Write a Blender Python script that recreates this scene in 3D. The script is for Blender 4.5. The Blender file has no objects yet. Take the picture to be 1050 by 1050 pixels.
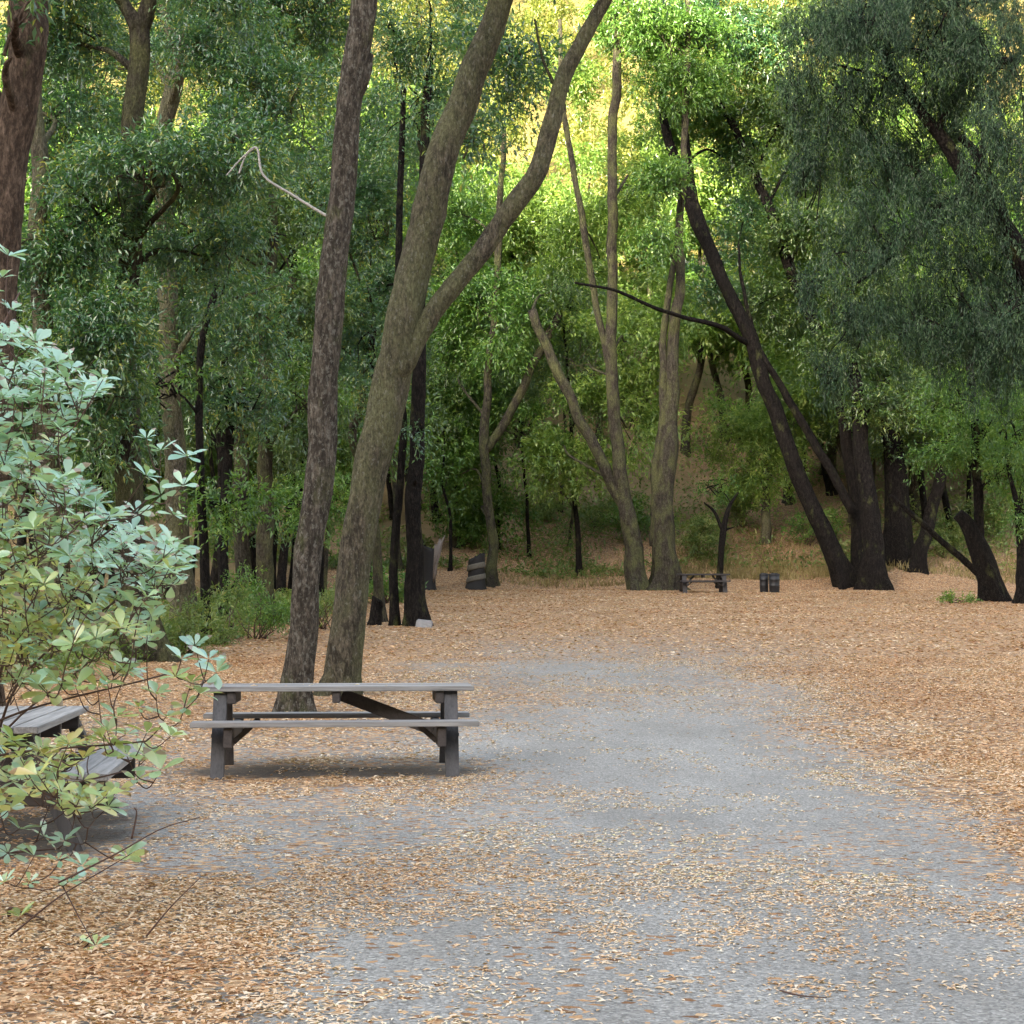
import bpy, bmesh, math, random
import numpy as np
from mathutils import Vector, Matrix

random.seed(7)
RNG = np.random.default_rng(11)
SC = bpy.context.scene
COL = SC.collection

# ------------------------------------------------------------------ camera
F = 1800.0            # focal length in photo pixels (photo is 1050 wide)
HC = 1.45             # eye height
HORIZON = 628.0
PITCH = math.atan((HORIZON - 525.0) / F)
cam_d = bpy.data.cameras.new('camera')
cam_d.sensor_width = 36.0
cam_d.lens = 36.0 * F / 1050.0
cam_d.clip_start = 0.1
cam_d.clip_end = 3000.0
cam = bpy.data.objects.new('camera', cam_d)
COL.objects.link(cam)
cam.location = (0, 0, HC)
cam.rotation_euler = (math.pi / 2 + PITCH, 0, 0)
SC.camera = cam

# ------------------------------------------------------------------ world, sun, exposure
SUN_EL = math.radians(10.0)
SUN_AZ = math.radians(205.0)      # compass style: 0 = +Y, clockwise; 205 = behind the camera, a little to the left
w = bpy.data.worlds.new('World')
SC.world = w
w.use_nodes = True
nt = w.node_tree
bg = nt.nodes['Background']
sky = nt.nodes.new('ShaderNodeTexSky')
sky.sky_type = 'NISHITA'
sky.sun_disc = False
sky.sun_elevation = SUN_EL
sky.sun_rotation = SUN_AZ
sky.air_density = 1.0
sky.dust_density = 3.0
sky.ozone_density = 0.6
hs = nt.nodes.new('ShaderNodeHueSaturation')      # camera white balance set for the shade
hs.inputs['Saturation'].default_value = 0.58
nt.links.new(sky.outputs[0], hs.inputs['Color'])
nt.links.new(hs.outputs[0], bg.inputs[0])
bg.inputs[1].default_value = 0.15

sun_d = bpy.data.lights.new('sun', 'SUN')
sun_d.energy = 4.2
sun_d.angle = math.radians(0.5)
sun_d.color = (1.0, 0.89, 0.68)
sun = bpy.data.objects.new('sun', sun_d)
COL.objects.link(sun)
sun_dir = Vector((math.sin(SUN_AZ) * math.cos(SUN_EL), math.cos(SUN_AZ) * math.cos(SUN_EL), math.sin(SUN_EL)))
sun.rotation_euler = sun_dir.to_track_quat('Z', 'Y').to_euler()
sun.location = (0, 0, 60)

SC.view_settings.view_transform = 'Standard'
SC.view_settings.look = 'None'
SC.view_settings.gamma = 1.0
SC.view_settings.use_curve_mapping = False
SC.view_settings.exposure = 3.15

SC.render.engine = 'CYCLES'
cy = SC.cycles
cy.max_bounces = 6
cy.diffuse_bounces = 4
cy.glossy_bounces = 2
cy.transmission_bounces = 4
cy.use_denoising = True
cy.caustics_reflective = False
cy.caustics_refractive = False
cy.sample_clamp_indirect = 6.0

# ------------------------------------------------------------------ helpers: noise, terrain, projection
def _hash(ix, iy, iz, seed):
    h = (ix * 374761393 + iy * 668265263 + iz * 2147483647 + seed * 974634777) & 0xFFFFFFFF
    h = ((h ^ (h >> 13)) * 1274126177) & 0xFFFFFFFF
    return ((h ^ (h >> 16)) & 0xFFFFFF) / float(0xFFFFFF)


def vnoise(x, y, z=0.0, seed=0):
    x, y, z = np.broadcast_arrays(np.asarray(x, float), np.asarray(y, float), np.asarray(z, float))
    ix, iy, iz = np.floor(x).astype(np.int64), np.floor(y).astype(np.int64), np.floor(z).astype(np.int64)
    fx, fy, fz = x - ix, y - iy, z - iz
    fx, fy, fz = [t * t * (3 - 2 * t) for t in (fx, fy, fz)]
    r = 0
    for dx in (0, 1):
        for dy in (0, 1):
            for dz in (0, 1):
                wgt = (fx if dx else 1 - fx) * (fy if dy else 1 - fy) * (fz if dz else 1 - fz)
                r = r + wgt * _hash(ix + dx, iy + dy, iz + dz, seed)
    return r


def fbm(x, y, z=0.0, seed=0, octv=3):
    a, t, r = 0.5, 0.0, 0.0
    for k in range(octv):
        r = r + a * vnoise(np.asarray(x) * 2 ** k, np.asarray(y) * 2 ** k, np.asarray(z) * 2 ** k, seed + k)
        t += a
        a *= 0.5
    return r / t


def sstep(a, b, x):
    t = np.clip((np.asarray(x, float) - a) / (b - a), 0, 1)
    return t * t * (3 - 2 * t)


def ramp(x, k=2.0):          # smooth max(0, x)
    x = np.asarray(x, float)
    return np.where(x > 8 * k, x, k * np.log1p(np.exp(np.clip(x / k, -40, 40))))


def gz(x, y):
    """terrain height"""
    x = np.asarray(x, float)
    y = np.asarray(y, float)
    z = 0.04 * (ramp(y - 16, 1.5) - ramp(y - 80, 1.5))
    edge = 79.5 + 0.9 * np.sin(x * 0.23 + 1.0) + 0.6 * np.sin(x * 0.61)
    z = z + 0.30 * ramp(y - edge, 0.7) + 0.30 * ramp(y - 98, 4)
    z = z - 0.12 * np.exp(-((y - edge + 1.0) / 1.2) ** 2)
    # far crest levels off
    z = z - 0.60 * ramp(y - 270, 10)
    # valley flanks
    z = z + 0.25 * ramp(np.abs(x) - 45, 4) * sstep(-20, 40, y)
    # unseen ridge behind the camera, added to keep sun off the clearing
    b = np.clip((-y - 35) / 75.0, 0, 1)
    z = z + 62.0 * b * b * (3 - 2 * b)
    # small relief
    z = z + 0.05 * (fbm(x * 0.45, y * 0.45, 0, 5) - 0.5) * sstep(6, 30, y) + 1.4 * (fbm(x * 0.12, y * 0.12, 0, 9) - 0.5) * sstep(84, 110, y)
    return z


def g1(x, y):
    return float(gz(np.array([x]), np.array([y]))[0])


CP, SP = math.cos(PITCH), math.sin(PITCH)


def at(u, v, Y):
    """point at world depth Y that the photo shows at pixel (u, v)"""
    cx, cyy = (u - 525.0) / F, (525.0 - v) / F
    d = Vector((cx, CP - cyy * SP, SP + cyy * CP))
    return Vector((0, 0, HC)) + d * (Y / d.y)


def gat(u, Y):
    """point on the ground at depth Y in the column of pixel u"""
    x = (u - 525.0) / F * Y
    for _ in range(3):
        z = g1(x, Y)
        v_fwd = Y * CP + (z - HC) * SP
        x = (u - 525.0) / F * v_fwd
    return Vector((x, Y, g1(x, Y)))


def uv_of(x, y, z):
    fwd = y * CP + (z - HC) * SP
    up = -y * SP + (z - HC) * CP
    fwd = np.where(np.abs(fwd) < 0.1, 0.1, fwd)
    return 525 + F * x / fwd, 525 - F * up / fwd


# ------------------------------------------------------------------ helpers: objects
def props(o, label=None, cat=None, group=None, kind=None):
    if label: o['label'] = label
    if cat: o['category'] = cat
    if group: o['group'] = group
    if kind: o['kind'] = kind
    return o


def empty(name, loc, label, cat, group=None, rz=0.0):
    o = bpy.data.objects.new(name, None)
    COL.objects.link(o)
    o.location = loc
    o.rotation_euler = (0, 0, rz)
    o.empty_display_size = 0.3
    return props(o, label, cat, group)


def mesh_np(name, V, faces, mat, parent=None, attr=None, smooth=False, origin=None):
    """V (n,3); faces: list of (k, array(m,k)); attr (n,4) colour attribute 'Col'"""
    V = np.asarray(V, np.float32)
    if origin is not None:
        V = V - np.asarray(origin, np.float32)
    me = bpy.data.meshes.new(name)
    me.vertices.add(len(V))
    me.vertices.foreach_set('co', V.ravel())
    idx = np.concatenate([f.ravel() for f in faces]).astype(np.int32)
    cnt = np.concatenate([np.full(len(f), f.shape[1], np.int32) for f in faces])
    st = np.concatenate([[0], np.cumsum(cnt)[:-1]]).astype(np.int32)
    me.loops.add(len(idx))
    me.loops.foreach_set('vertex_index', idx)
    me.polygons.add(len(cnt))
    me.polygons.foreach_set('loop_start', st)
    me.polygons.foreach_set('loop_total', cnt)
    if smooth:
        me.polygons.foreach_set('use_smooth', np.ones(len(cnt), bool))
    me.update(calc_edges=True)
    if attr is not None:
        a = me.color_attributes.new('Col', 'FLOAT_COLOR', 'POINT')
        a.data.foreach_set('color', np.asarray(attr, np.float32).ravel())
    me.materials.append(mat)
    o = bpy.data.objects.new(name, me)
    COL.objects.link(o)
    if parent is not None:
        o.parent = parent
    return o


class Geo:
    """collects tubes into one mesh"""
    def __init__(self):
        self.V, self.Q, self.T, self.n = [], [], [], 0

    def add(self, V, Q=None, T=None):
        self.V.append(np.asarray(V, float))
        if Q is not None and len(Q): self.Q.append(np.asarray(Q, int) + self.n)
        if T is not None and len(T): self.T.append(np.asarray(T, int) + self.n)
        self.n += len(V)

    def tube(self, P, R, sides=10, rough=0.0, seed=0, lobe=None):
        P = np.asarray(P, float); R = np.asarray(R, float)
        n = len(P)
        t = np.gradient(P, axis=0)
        t /= np.linalg.norm(t, axis=1, keepdims=True) + 1e-9
        a = np.array([1.0, 0, 0]) if abs(t[0][0]) < 0.8 else np.array([0, 1.0, 0])
        us = []
        u = np.cross(np.cross(t[0], a), t[0])
        for i in range(n):
            u = u - t[i] * np.dot(u, t[i]); u /= np.linalg.norm(u) + 1e-9
            us.append(u)
        us = np.array(us); vs = np.cross(t, us)
        ang = np.linspace(0, 2 * math.pi, sides, endpoint=False)
        ca, sa = np.cos(ang), np.sin(ang)
        rr = R[:, None] * np.ones(sides)[None]
        if rough:
            L = np.concatenate([[0], np.cumsum(np.linalg.norm(np.diff(P, axis=0), axis=1))])
            k = 1.6 / max(R.max(), 1e-3)
            rr = rr * (1 + rough * 2 * (fbm(ca[None] * 1.6 + 20 + seed, sa[None] * 1.6 + 20, L[:, None] * k * 0.35, seed, 3) - 0.5))
        if lobe is not None:      # root buttresses
            rr = rr * (1 + np.asarray(lobe)[:, None] * np.clip(np.sin(ang * 3 + seed) * .6 + np.sin(ang * 5 + seed * 2.3) * .6, -.2, 1)[None])
        V = P[:, None] + us[:, None] * (rr * ca)[..., None] + vs[:, None] * (rr * sa)[..., None]
        V = V.reshape(-1, 3)
        i = np.arange(n - 1)[:, None] * sides
        j = np.arange(sides)[None]
        k2 = (j + 1) % sides
        Q = np.stack([i + j, i + k2, i + sides + k2, i + sides + j], -1).reshape(-1, 4)
        V = np.vstack([V, P[0], P[-1]])
        c0, c1 = n * sides, n * sides + 1
        jj = np.arange(sides)
        T = np.vstack([np.stack([np.full(sides, c0), (jj + 1) % sides, jj], 1),
                       np.stack([np.full(sides, c1), (n - 1) * sides + jj, (n - 1) * sides + (jj + 1) % sides], 1)])
        self.add(V, Q, T)

    def build(self, name, mat, parent=None, origin=None, smooth=True):
        f = []
        if self.Q: f.append(np.vstack(self.Q))
        if self.T: f.append(np.vstack(self.T))
        return mesh_np(name, np.vstack(self.V), f, mat, parent, None, smooth, origin)


def spline(P, n):
    """Catmull-Rom through P (m,k) resampled to n points"""
    P = np.asarray(P, float)
    if len(P) == 2:
        t = np.linspace(0, 1, n)[:, None]
        return P[0] * (1 - t) + P[1] * t
    Q = np.vstack([2 * P[0] - P[1], P, 2 * P[-1] - P[-2]])
    m = len(P) - 1
    s = np.linspace(0, m - 1e-6, n)
    i = s.astype(int); t = (s - i)[:, None]
    p0, p1, p2, p3 = Q[i], Q[i + 1], Q[i + 2], Q[i + 3]
    return 0.5 * (2 * p1 + (p2 - p0) * t + (2 * p0 - 5 * p1 + 4 * p2 - p3) * t ** 2 + (3 * p1 - p0 - 3 * p2 + p3) * t ** 3)


def unit(a):
    return a / (np.linalg.norm(a, axis=-1, keepdims=True) + 1e-9)


def leaf_mesh(P, D, N, L, W, c1, c2, c3=None, fold=0.25):
    """n folded diamond leaves -> V, T, attr"""
    n = len(P)
    D = unit(D); S = unit(np.cross(D, N)); N = np.cross(S, D)
    L = np.broadcast_to(L, (n,))[:, None]; W = np.broadcast_to(W, (n,))[:, None]
    b = P
    t = P + D * L - N * L * 0.12
    m = P + D * L * 0.45
    l = m + S * W * 0.5 + N * W * fold
    r = m - S * W * 0.5 + N * W * fold
    V = np.stack([b, l, t, r], 1).reshape(-1, 3)
    i = np.arange(n)[:, None] * 4
    T = np.concatenate([i + np.array([[0, 1, 2]]), i + np.array([[0, 2, 3]])], 1).reshape(-1, 3)
    A = np.zeros((n, 4, 4)); A[..., 3] = 1
    A[..., 0] = np.broadcast_to(c1, (n,))[:, None]
    A[..., 1] = np.broadcast_to(c2, (n,))[:, None]
    A[..., 2] = np.array([0, .5, 1, .5])[None] if c3 is None else np.broadcast_to(c3, (n,))[:, None]
    return V, T, A.reshape(-1, 4)


# ------------------------------------------------------------------ materials
def mat_new(name):
    m = bpy.data.materials.new(name)
    m.use_nodes = True
    t = m.node_tree
    t.nodes.clear()
    return m, t


def nd(t, typ, **kw):
    n = t.nodes.new(typ)
    for k, v in kw.items():
        setattr(n, k, v)
    return n


def ramp_node(t, stops, interp='LINEAR'):
    r = nd(t, 'ShaderNodeValToRGB')
    r.color_ramp.interpolation = interp
    e = r.color_ramp.elements
    while len(e) > 1: e.remove(e[-1])
    e[0].position = stops[0][0]; e[0].color = (*stops[0][1], 1)
    for p, c in stops[1:]:
        x = e.new(p); x.color = (*c, 1)
    return r


def mixc(t, fac, a, b, mode='MIX'):
    m = nd(t, 'ShaderNodeMix', data_type='RGBA', blend_type=mode)
    for sock, val in ((m.inputs[0], fac), (m.inputs[6], a), (m.inputs[7], b)):
        if isinstance(val, (int, float)): sock.default_value = val
        elif isinstance(val, tuple): sock.default_value = (*val, 1)
        else: t.links.new(val, sock)
    return m.outputs[2]


def math_n(t, op, a, b=0.0, c=None, clamp=False):
    m = nd(t, 'ShaderNodeMath', operation=op, use_clamp=clamp)
    for k, val in enumerate((a, b) if c is None else (a, b, c)):
        if isinstance(val, (int, float)): m.inputs[k].default_value = val
        else: t.links.new(val, m.inputs[k])
    return m.outputs[0]


def noise_n(t, vec, scale, detail=3.0, rough=0.55, w=None):
    n = nd(t, 'ShaderNodeTexNoise')
    n.inputs['Scale'].default_value = scale
    n.inputs['Detail'].default_value = detail
    n.inputs['Roughness'].default_value = rough
    if vec is not None: t.links.new(vec, n.inputs['Vector'])
    return n


def coords(t, scale=(1, 1, 1), kind='Object'):
    tc = nd(t, 'ShaderNodeTexCoord')
    mp = nd(t, 'ShaderNodeMapping')
    mp.inputs['Scale'].default_value = scale
    t.links.new(tc.outputs[kind], mp.inputs['Vector'])
    return mp.outputs[0]


def world_pos(t, scale=(1, 1, 1)):
    g = nd(t, 'ShaderNodeNewGeometry')
    mp = nd(t, 'ShaderNodeMapping')
    mp.inputs['Scale'].default_value = scale
    t.links.new(g.outputs['Position'], mp.inputs['Vector'])
    return mp.outputs[0]


def bump(t, h, strength, dist):
    b = nd(t, 'ShaderNodeBump')
    b.inputs['Strength'].default_value = strength
    b.inputs['Distance'].default_value = dist
    t.links.new(h, b.inputs['Height'])
    return b.outputs[0]


def finish(t, color, rough=0.8, normal=None, spec=0.3):
    p = nd(t, 'ShaderNodeBsdfPrincipled')
    o = nd(t, 'ShaderNodeOutputMaterial')
    if isinstance(color, tuple): p.inputs['Base Color'].default_value = (*color, 1)
    else: t.links.new(color, p.inputs['Base Color'])
    if isinstance(rough, (int, float)): p.inputs['Roughness'].default_value = rough
    else: t.links.new(rough, p.inputs['Roughness'])
    p.inputs['Specular IOR Level'].default_value = spec
    if normal is not None: t.links.new(normal, p.inputs['Normal'])
    t.links.new(p.outputs[0], o.inputs[0])


def mat_leaf(name, stops, clump_gain=0.5, translucent=0.35, gloss=0.06, grough=0.4, tip=None, trans_gain=1.6):
    """leaf with per leaf (R) and per clump (G) variation; B runs along the leaf"""
    m, t = mat_new(name)
    a = nd(t, 'ShaderNodeAttribute', attribute_name='Col')
    s = nd(t, 'ShaderNodeSeparateColor')
    t.links.new(a.outputs['Color'], s.inputs[0])
    r, g, b = s.outputs
    f = math_n(t, 'ADD', math_n(t, 'MULTIPLY', r, 1 - clump_gain), math_n(t, 'MULTIPLY', g, clump_gain))
    rp = ramp_node(t, stops)
    t.links.new(f, rp.inputs[0])
    c = rp.outputs[0]
    if tip:
        lim, col = tip
        k = math_n(t, 'MULTIPLY', math_n(t, 'GREATER_THAN', math_n(t, 'ADD', b, math_n(t, 'MULTIPLY', r, 0.3)), lim), 0.9)
        c = mixc(t, k, c, col)
    d = nd(t, 'ShaderNodeBsdfDiffuse'); tr = nd(t, 'ShaderNodeBsdfTranslucent')
    t.links.new(c, d.inputs[0])
    t.links.new(mixc(t, 1.0, c, (trans_gain * 1.02, trans_gain, trans_gain * 0.5), 'MULTIPLY'), tr.inputs[0])
    mx = nd(t, 'ShaderNodeMixShader'); mx.inputs[0].default_value = translucent
    t.links.new(d.outputs[0], mx.inputs[1]); t.links.new(tr.outputs[0], mx.inputs[2])
    gl = nd(t, 'ShaderNodeBsdfGlossy'); gl.inputs['Roughness'].default_value = grough
    gl.inputs['Color'].default_value = (1, 1, 1, 1)
    mg = nd(t, 'ShaderNodeMixShader'); mg.inputs[0].default_value = gloss
    t.links.new(mx.outputs[0], mg.inputs[1]); t.links.new(gl.outputs[0], mg.inputs[2])
    o = nd(t, 'ShaderNodeOutputMaterial')
    t.links.new(mg.outputs[0], o.inputs[0])
    return m


def mat_bark(name, dark, light, moss=0.3, moss_col=(0.075, 0.085, 0.03), lichen=0.2, scale=1.0):
    m, t = mat_new(name)
    v1 = world_pos(t, (14 * scale, 14 * scale, 4.5 * scale))
    n1 = noise_n(t, v1, 1.0, 6, 0.7)
    v2 = world_pos(t, (1.3, 1.3, 0.9))
    n2 = noise_n(t, v2, 1.0, 4, 0.6)
    vo = nd(t, 'ShaderNodeTexVoronoi', feature='F1')
    t.links.new(world_pos(t, (26 * scale, 26 * scale, 9 * scale)), vo.inputs['Vector'])
    vo.inputs['Scale'].default_value = 1.0
    n1b = noise_n(t, world_pos(t, (38 * scale, 38 * scale, 16 * scale)), 1.0, 5, 0.75)
    rp = ramp_node(t, [(0.36, tuple(x * 0.6 for x in dark)), (0.46, dark), (0.54, tuple((a + b) / 2 for a, b in zip(dark, light))), (0.66, tuple(x * 1.25 for x in light))])
    t.links.new(math_n(t, 'ADD', math_n(t, 'MULTIPLY', n1.outputs['Fac'], 0.55), math_n(t, 'MULTIPLY', n1b.outputs['Fac'], 0.45)), rp.inputs[0])
    c = rp.outputs[0]
    c = mixc(t, math_n(t, 'MULTIPLY', vo.outputs['Distance'], 0.55, clamp=True), c, tuple(x * 0.45 for x in dark))
    nm = noise_n(t, world_pos(t, (2.2, 2.2, 1.2)), 1.0, 5, 0.65)
    mk = nd(t, 'ShaderNodeMapRange'); mk.inputs[1].default_value = 0.62 - moss * 0.4; mk.inputs[2].default_value = 0.75 - moss * 0.25
    t.links.new(nm.outputs['Fac'], mk.inputs[0])
    c = mixc(t, math_n(t, 'MULTIPLY', mk.outputs[0], 0.8), c, mixc(t, math_n(t, 'MULTIPLY_ADD', n1b.outputs['Fac'], 2.6, -0.8, clamp=True), tuple(x * 0.35 for x in moss_col), tuple(x * 1.6 for x in moss_col)))
    nl = noise_n(t, world_pos(t, (24, 24, 13)), 1.0, 6, 0.7)
    ml = nd(t, 'ShaderNodeMapRange'); ml.inputs[1].default_value = 0.70 - lichen * 0.2; ml.inputs[2].default_value = 0.76 - lichen * 0.2
    t.links.new(nl.outputs['Fac'], ml.inputs[0])
    c = mixc(t, math_n(t, 'MULTIPLY', ml.outputs[0], 0.5), c, (0.26, 0.25, 0.22))
    h = math_n(t, 'ADD', math_n(t, 'ADD', n1.outputs['Fac'], n1b.outputs['Fac']), math_n(t, 'MULTIPLY', vo.outputs['Distance'], -0.6))
    finish(t, c, 0.92, bump(t, h, 1.0, 0.06), 0.1)
    return m


def mat_wood(name, dark, light, along=0):
    m, t = mat_new(name)
    sc = [22, 22, 22]; sc[along] = 1.4
    v = coords(t, tuple(sc))
    n = noise_n(t, v, 1.0, 6, 0.65)
    sc2 = [70, 70, 70]; sc2[along] = 2.5
    n2 = noise_n(t, coords(t, tuple(sc2)), 1.0, 3, 0.6)
    big = noise_n(t, coords(t, (1.8, 1.8, 1.8)), 1.0, 3, 0.6)
    f = math_n(t, 'ADD', math_n(t, 'MULTIPLY', n.outputs['Fac'], 0.6), math_n(t, 'MULTIPLY', n2.outputs['Fac'], 0.4))
    rp = ramp_node(t, [(0.3, dark), (0.62, light)])
    t.links.new(f, rp.inputs[0])
    c = mixc(t, big.outputs['Fac'], rp.outputs[0], mixc(t, 0.55, rp.outputs[0], dark))
    finish(t, c, 0.65, bump(t, f, 0.5, 0.006), 0.35)
    return m


def mat_plain(name, col, rough=0.6, var=0.25, spec=0.3, scale=8.0):
    m, t = mat_new(name)
    n = noise_n(t, coords(t, (scale,) * 3), 1.0, 5, 0.65)
    c = mixc(t, n.outputs['Fac'], tuple(x * (1 - var) for x in col), tuple(min(1, x * (1 + var)) for x in col))
    finish(t, c, rough, bump(t, n.outputs['Fac'], 0.3, 0.01), spec)
    return m


def mat_ground():
    """R = litter cover, G = forest floor, B = dry hillside"""
    m, t = mat_new('gravel_and_litter')
    a = nd(t, 'ShaderNodeAttribute', attribute_name='Col')
    s = nd(t, 'ShaderNodeSeparateColor'); t.links.new(a.outputs['Color'], s.inputs[0])
    r, g, b = s.outputs
    # gravel
    pos = world_pos(t)
    nb = noise_n(t, pos, 0.7, 4, 0.6)
    vo = nd(t, 'ShaderNodeTexVoronoi'); vo.inputs['Scale'].default_value = 75.0; t.links.new(pos, vo.inputs['Vector'])
    vs = nd(t, 'ShaderNodeSeparateColor'); t.links.new(vo.outputs['Color'], vs.inputs[0])
    nf = noise_n(t, pos, 30.0, 5, 0.7)
    gr = ramp_node(t, [(0.12, (0.108, 0.104, 0.099)), (0.4, (0.234, 0.225, 0.214)), (0.68, (0.338, 0.323, 0.303)), (0.84, (0.56, 0.54, 0.51))])
    t.links.new(math_n(t, 'ADD', math_n(t, 'MULTIPLY', vs.outputs[0], 0.55), math_n(t, 'MULTIPLY', nf.outputs['Fac'], 0.42)), gr.inputs[0])
    nbig = noise_n(t, world_pos(t, (0.9, 0.45, 1)), 1.0, 4, 0.6)
    grc = mixc(t, math_n(t, 'MULTIPLY_ADD', nbig.outputs['Fac'], 2.4, -0.85, clamp=True), gr.outputs[0], mixc(t, 0.6, gr.outputs[0], (0.135, 0.125, 0.115)))
    # litter: leaf-sized cells in tans and browns over soil
    vl = nd(t, 'ShaderNodeTexVoronoi'); vl.inputs['Scale'].default_value = 1.0
    nw = noise_n(t, pos, 6.0, 3, 0.6)
    vadd = nd(t, 'ShaderNodeVectorMath', operation='MULTIPLY_ADD')
    t.links.new(nw.outputs['Color'], vadd.inputs[0]); vadd.inputs[1].default_value = (1.2, 1.2, 0.0)
    t.links.new(world_pos(t, (22, 26, 10)), vadd.inputs[2])
    t.links.new(vadd.outputs[0], vl.inputs['Vector'])
    ls = nd(t, 'ShaderNodeSeparateColor'); t.links.new(vl.outputs['Color'], ls.inputs[0])
    lr = ramp_node(t, [(0.0, (0.09, 0.045, 0.025)), (0.25, (0.23, 0.12, 0.06)), (0.55, (0.39, 0.23, 0.12)), (0.8, (0.50, 0.345, 0.21)), (1.0, (0.64, 0.52, 0.37))])
    t.links.new(math_n(t, 'ADD', math_n(t, 'MULTIPLY', ls.outputs[0], 0.8), math_n(t, 'MULTIPLY', nb.outputs['Fac'], 0.12)), lr.inputs[0])
    soil = mixc(t, nf.outputs['Fac'], (0.07, 0.052, 0.04), (0.15, 0.115, 0.085))
    k = math_n(t, 'GREATER_THAN', math_n(t, 'ADD', r, math_n(t, 'MULTIPLY', math_n(t, 'SUBTRACT', ls.outputs[1], 0.5), 0.9)), 0.64)
    base = mixc(t, math_n(t, 'POWER', r, 3.0), grc, soil)
    c = mixc(t, k, base, lr.outputs[0])
    # forest floor and the dry hillside
    ff = mixc(t, noise_n(t, pos, 1.2, 5, 0.7).outputs['Fac'], (0.09, 0.075, 0.04), (0.26, 0.20, 0.11))
    c = mixc(t, math_n(t, 'MULTIPLY', g, 0.85), c, ff)
    shade_soil = mixc(t, math_n(t, 'MULTIPLY_ADD', nf.outputs['Fac'], 2.4, -0.7, clamp=True), (0.030, 0.026, 0.023), (0.115, 0.10, 0.088))  # bare soil colour darkened to paint the shade under the tables
    c = mixc(t, math_n(t, 'MULTIPLY', math_n(t, 'SUBTRACT', 1.0, a.outputs['Alpha']), 0.92), c, shade_soil)
    dry = mixc(t, noise_n(t, pos, 0.35, 6, 0.7).outputs['Fac'], (0.09, 0.08, 0.03), (0.26, 0.21, 0.07))
    c = mixc(t, b, c, dry)
    h = math_n(t, 'ADD', math_n(t, 'MULTIPLY', vo.outputs['Distance'], 0.5), math_n(t, 'MULTIPLY', ls.outputs[2], 0.8))
    h = math_n(t, 'ADD', h, nf.outputs['Fac'])
    finish(t, c, 0.9, bump(t, h, 0.55, 0.02), 0.15)
    return m


M = {}
M['ground'] = mat_ground()
M['bark_brown'] = mat_bark('bark_brown', (0.055, 0.046, 0.038), (0.215, 0.183, 0.150), 0.2, lichen=0.8)
M['bark_moss'] = mat_bark('bark_moss', (0.058, 0.050, 0.038), (0.235, 0.20, 0.150), 0.6, (0.135, 0.135, 0.072), lichen=0.62)
M['bark_red'] = mat_bark('bark_red', (0.070, 0.049, 0.037), (0.26, 0.185, 0.14), 0.05, lichen=0.3)
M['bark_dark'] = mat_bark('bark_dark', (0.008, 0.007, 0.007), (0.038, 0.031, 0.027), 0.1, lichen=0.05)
M['bark_grey'] = mat_bark('bark_grey', (0.035, 0.030, 0.024), (0.12, 0.105, 0.08), 0.45, (0.10, 0.105, 0.045), lichen=0.3)
M['dead_wood'] = mat_plain('dead_wood', (0.27, 0.26, 0.25), 0.8)
M['pale_wood'] = mat_plain('pale_split_wood', (0.20, 0.165, 0.145), 0.85, 0.5, 0.2, 14.0)
M['char'] = mat_plain('charred_wood', (0.018, 0.016, 0.016), 0.75)
M['ash_band'] = mat_plain('grey_band', (0.12, 0.108, 0.09), 0.85, 0.5, 0.2, 12.0)
M['stone'] = mat_plain('stone', (0.30, 0.30, 0.32), 0.8)
M['can'] = mat_plain('black_can', (0.014, 0.014, 0.017), 0.5, spec=0.4)
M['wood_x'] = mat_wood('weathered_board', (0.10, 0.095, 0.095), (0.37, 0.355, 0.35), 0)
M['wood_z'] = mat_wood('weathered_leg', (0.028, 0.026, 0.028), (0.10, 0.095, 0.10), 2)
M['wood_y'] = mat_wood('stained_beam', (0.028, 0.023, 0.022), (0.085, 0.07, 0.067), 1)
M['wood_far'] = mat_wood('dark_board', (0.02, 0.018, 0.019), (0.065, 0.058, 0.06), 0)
M['iron'] = mat_plain('bolt_iron', (0.05, 0.045, 0.04), 0.5)

M['leaf_bay'] = mat_leaf('leaf_bay', [(0.05, (0.016, 0.060, 0.024)), (0.45, (0.046, 0.132, 0.050)), (0.76, (0.115, 0.225, 0.058)), (0.93, (0.31, 0.31, 0.055))], gloss=0.08, grough=0.35)
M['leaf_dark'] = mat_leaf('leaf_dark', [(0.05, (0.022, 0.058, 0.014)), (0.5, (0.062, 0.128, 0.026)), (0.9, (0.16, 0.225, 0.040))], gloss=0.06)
M['leaf_green'] = mat_leaf('leaf_green', [(0.05, (0.036, 0.095, 0.016)), (0.5, (0.088, 0.195, 0.032)), (0.9, (0.19, 0.30, 0.052))], gloss=0.05)
M['leaf_light'] = mat_leaf('leaf_light', [(0.05, (0.06, 0.125, 0.022)), (0.5, (0.145, 0.245, 0.048)), (0.9, (0.28, 0.36, 0.08))], translucent=0.45, gloss=0.04)
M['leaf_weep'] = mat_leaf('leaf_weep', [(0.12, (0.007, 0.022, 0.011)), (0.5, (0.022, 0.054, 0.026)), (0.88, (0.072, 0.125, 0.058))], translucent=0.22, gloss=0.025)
M['leaf_gold'] = mat_leaf('leaf_gold', [(0.05, (0.05, 0.085, 0.014)), (0.5, (0.12, 0.155, 0.028)), (0.95, (0.27, 0.27, 0.055))], translucent=0.45, gloss=0.03)
M['leaf_low'] = mat_leaf('leaf_low', [(0.05, (0.06, 0.11, 0.028)), (0.55, (0.14, 0.21, 0.055)), (0.92, (0.29, 0.30, 0.10))], gloss=0.04)
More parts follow.
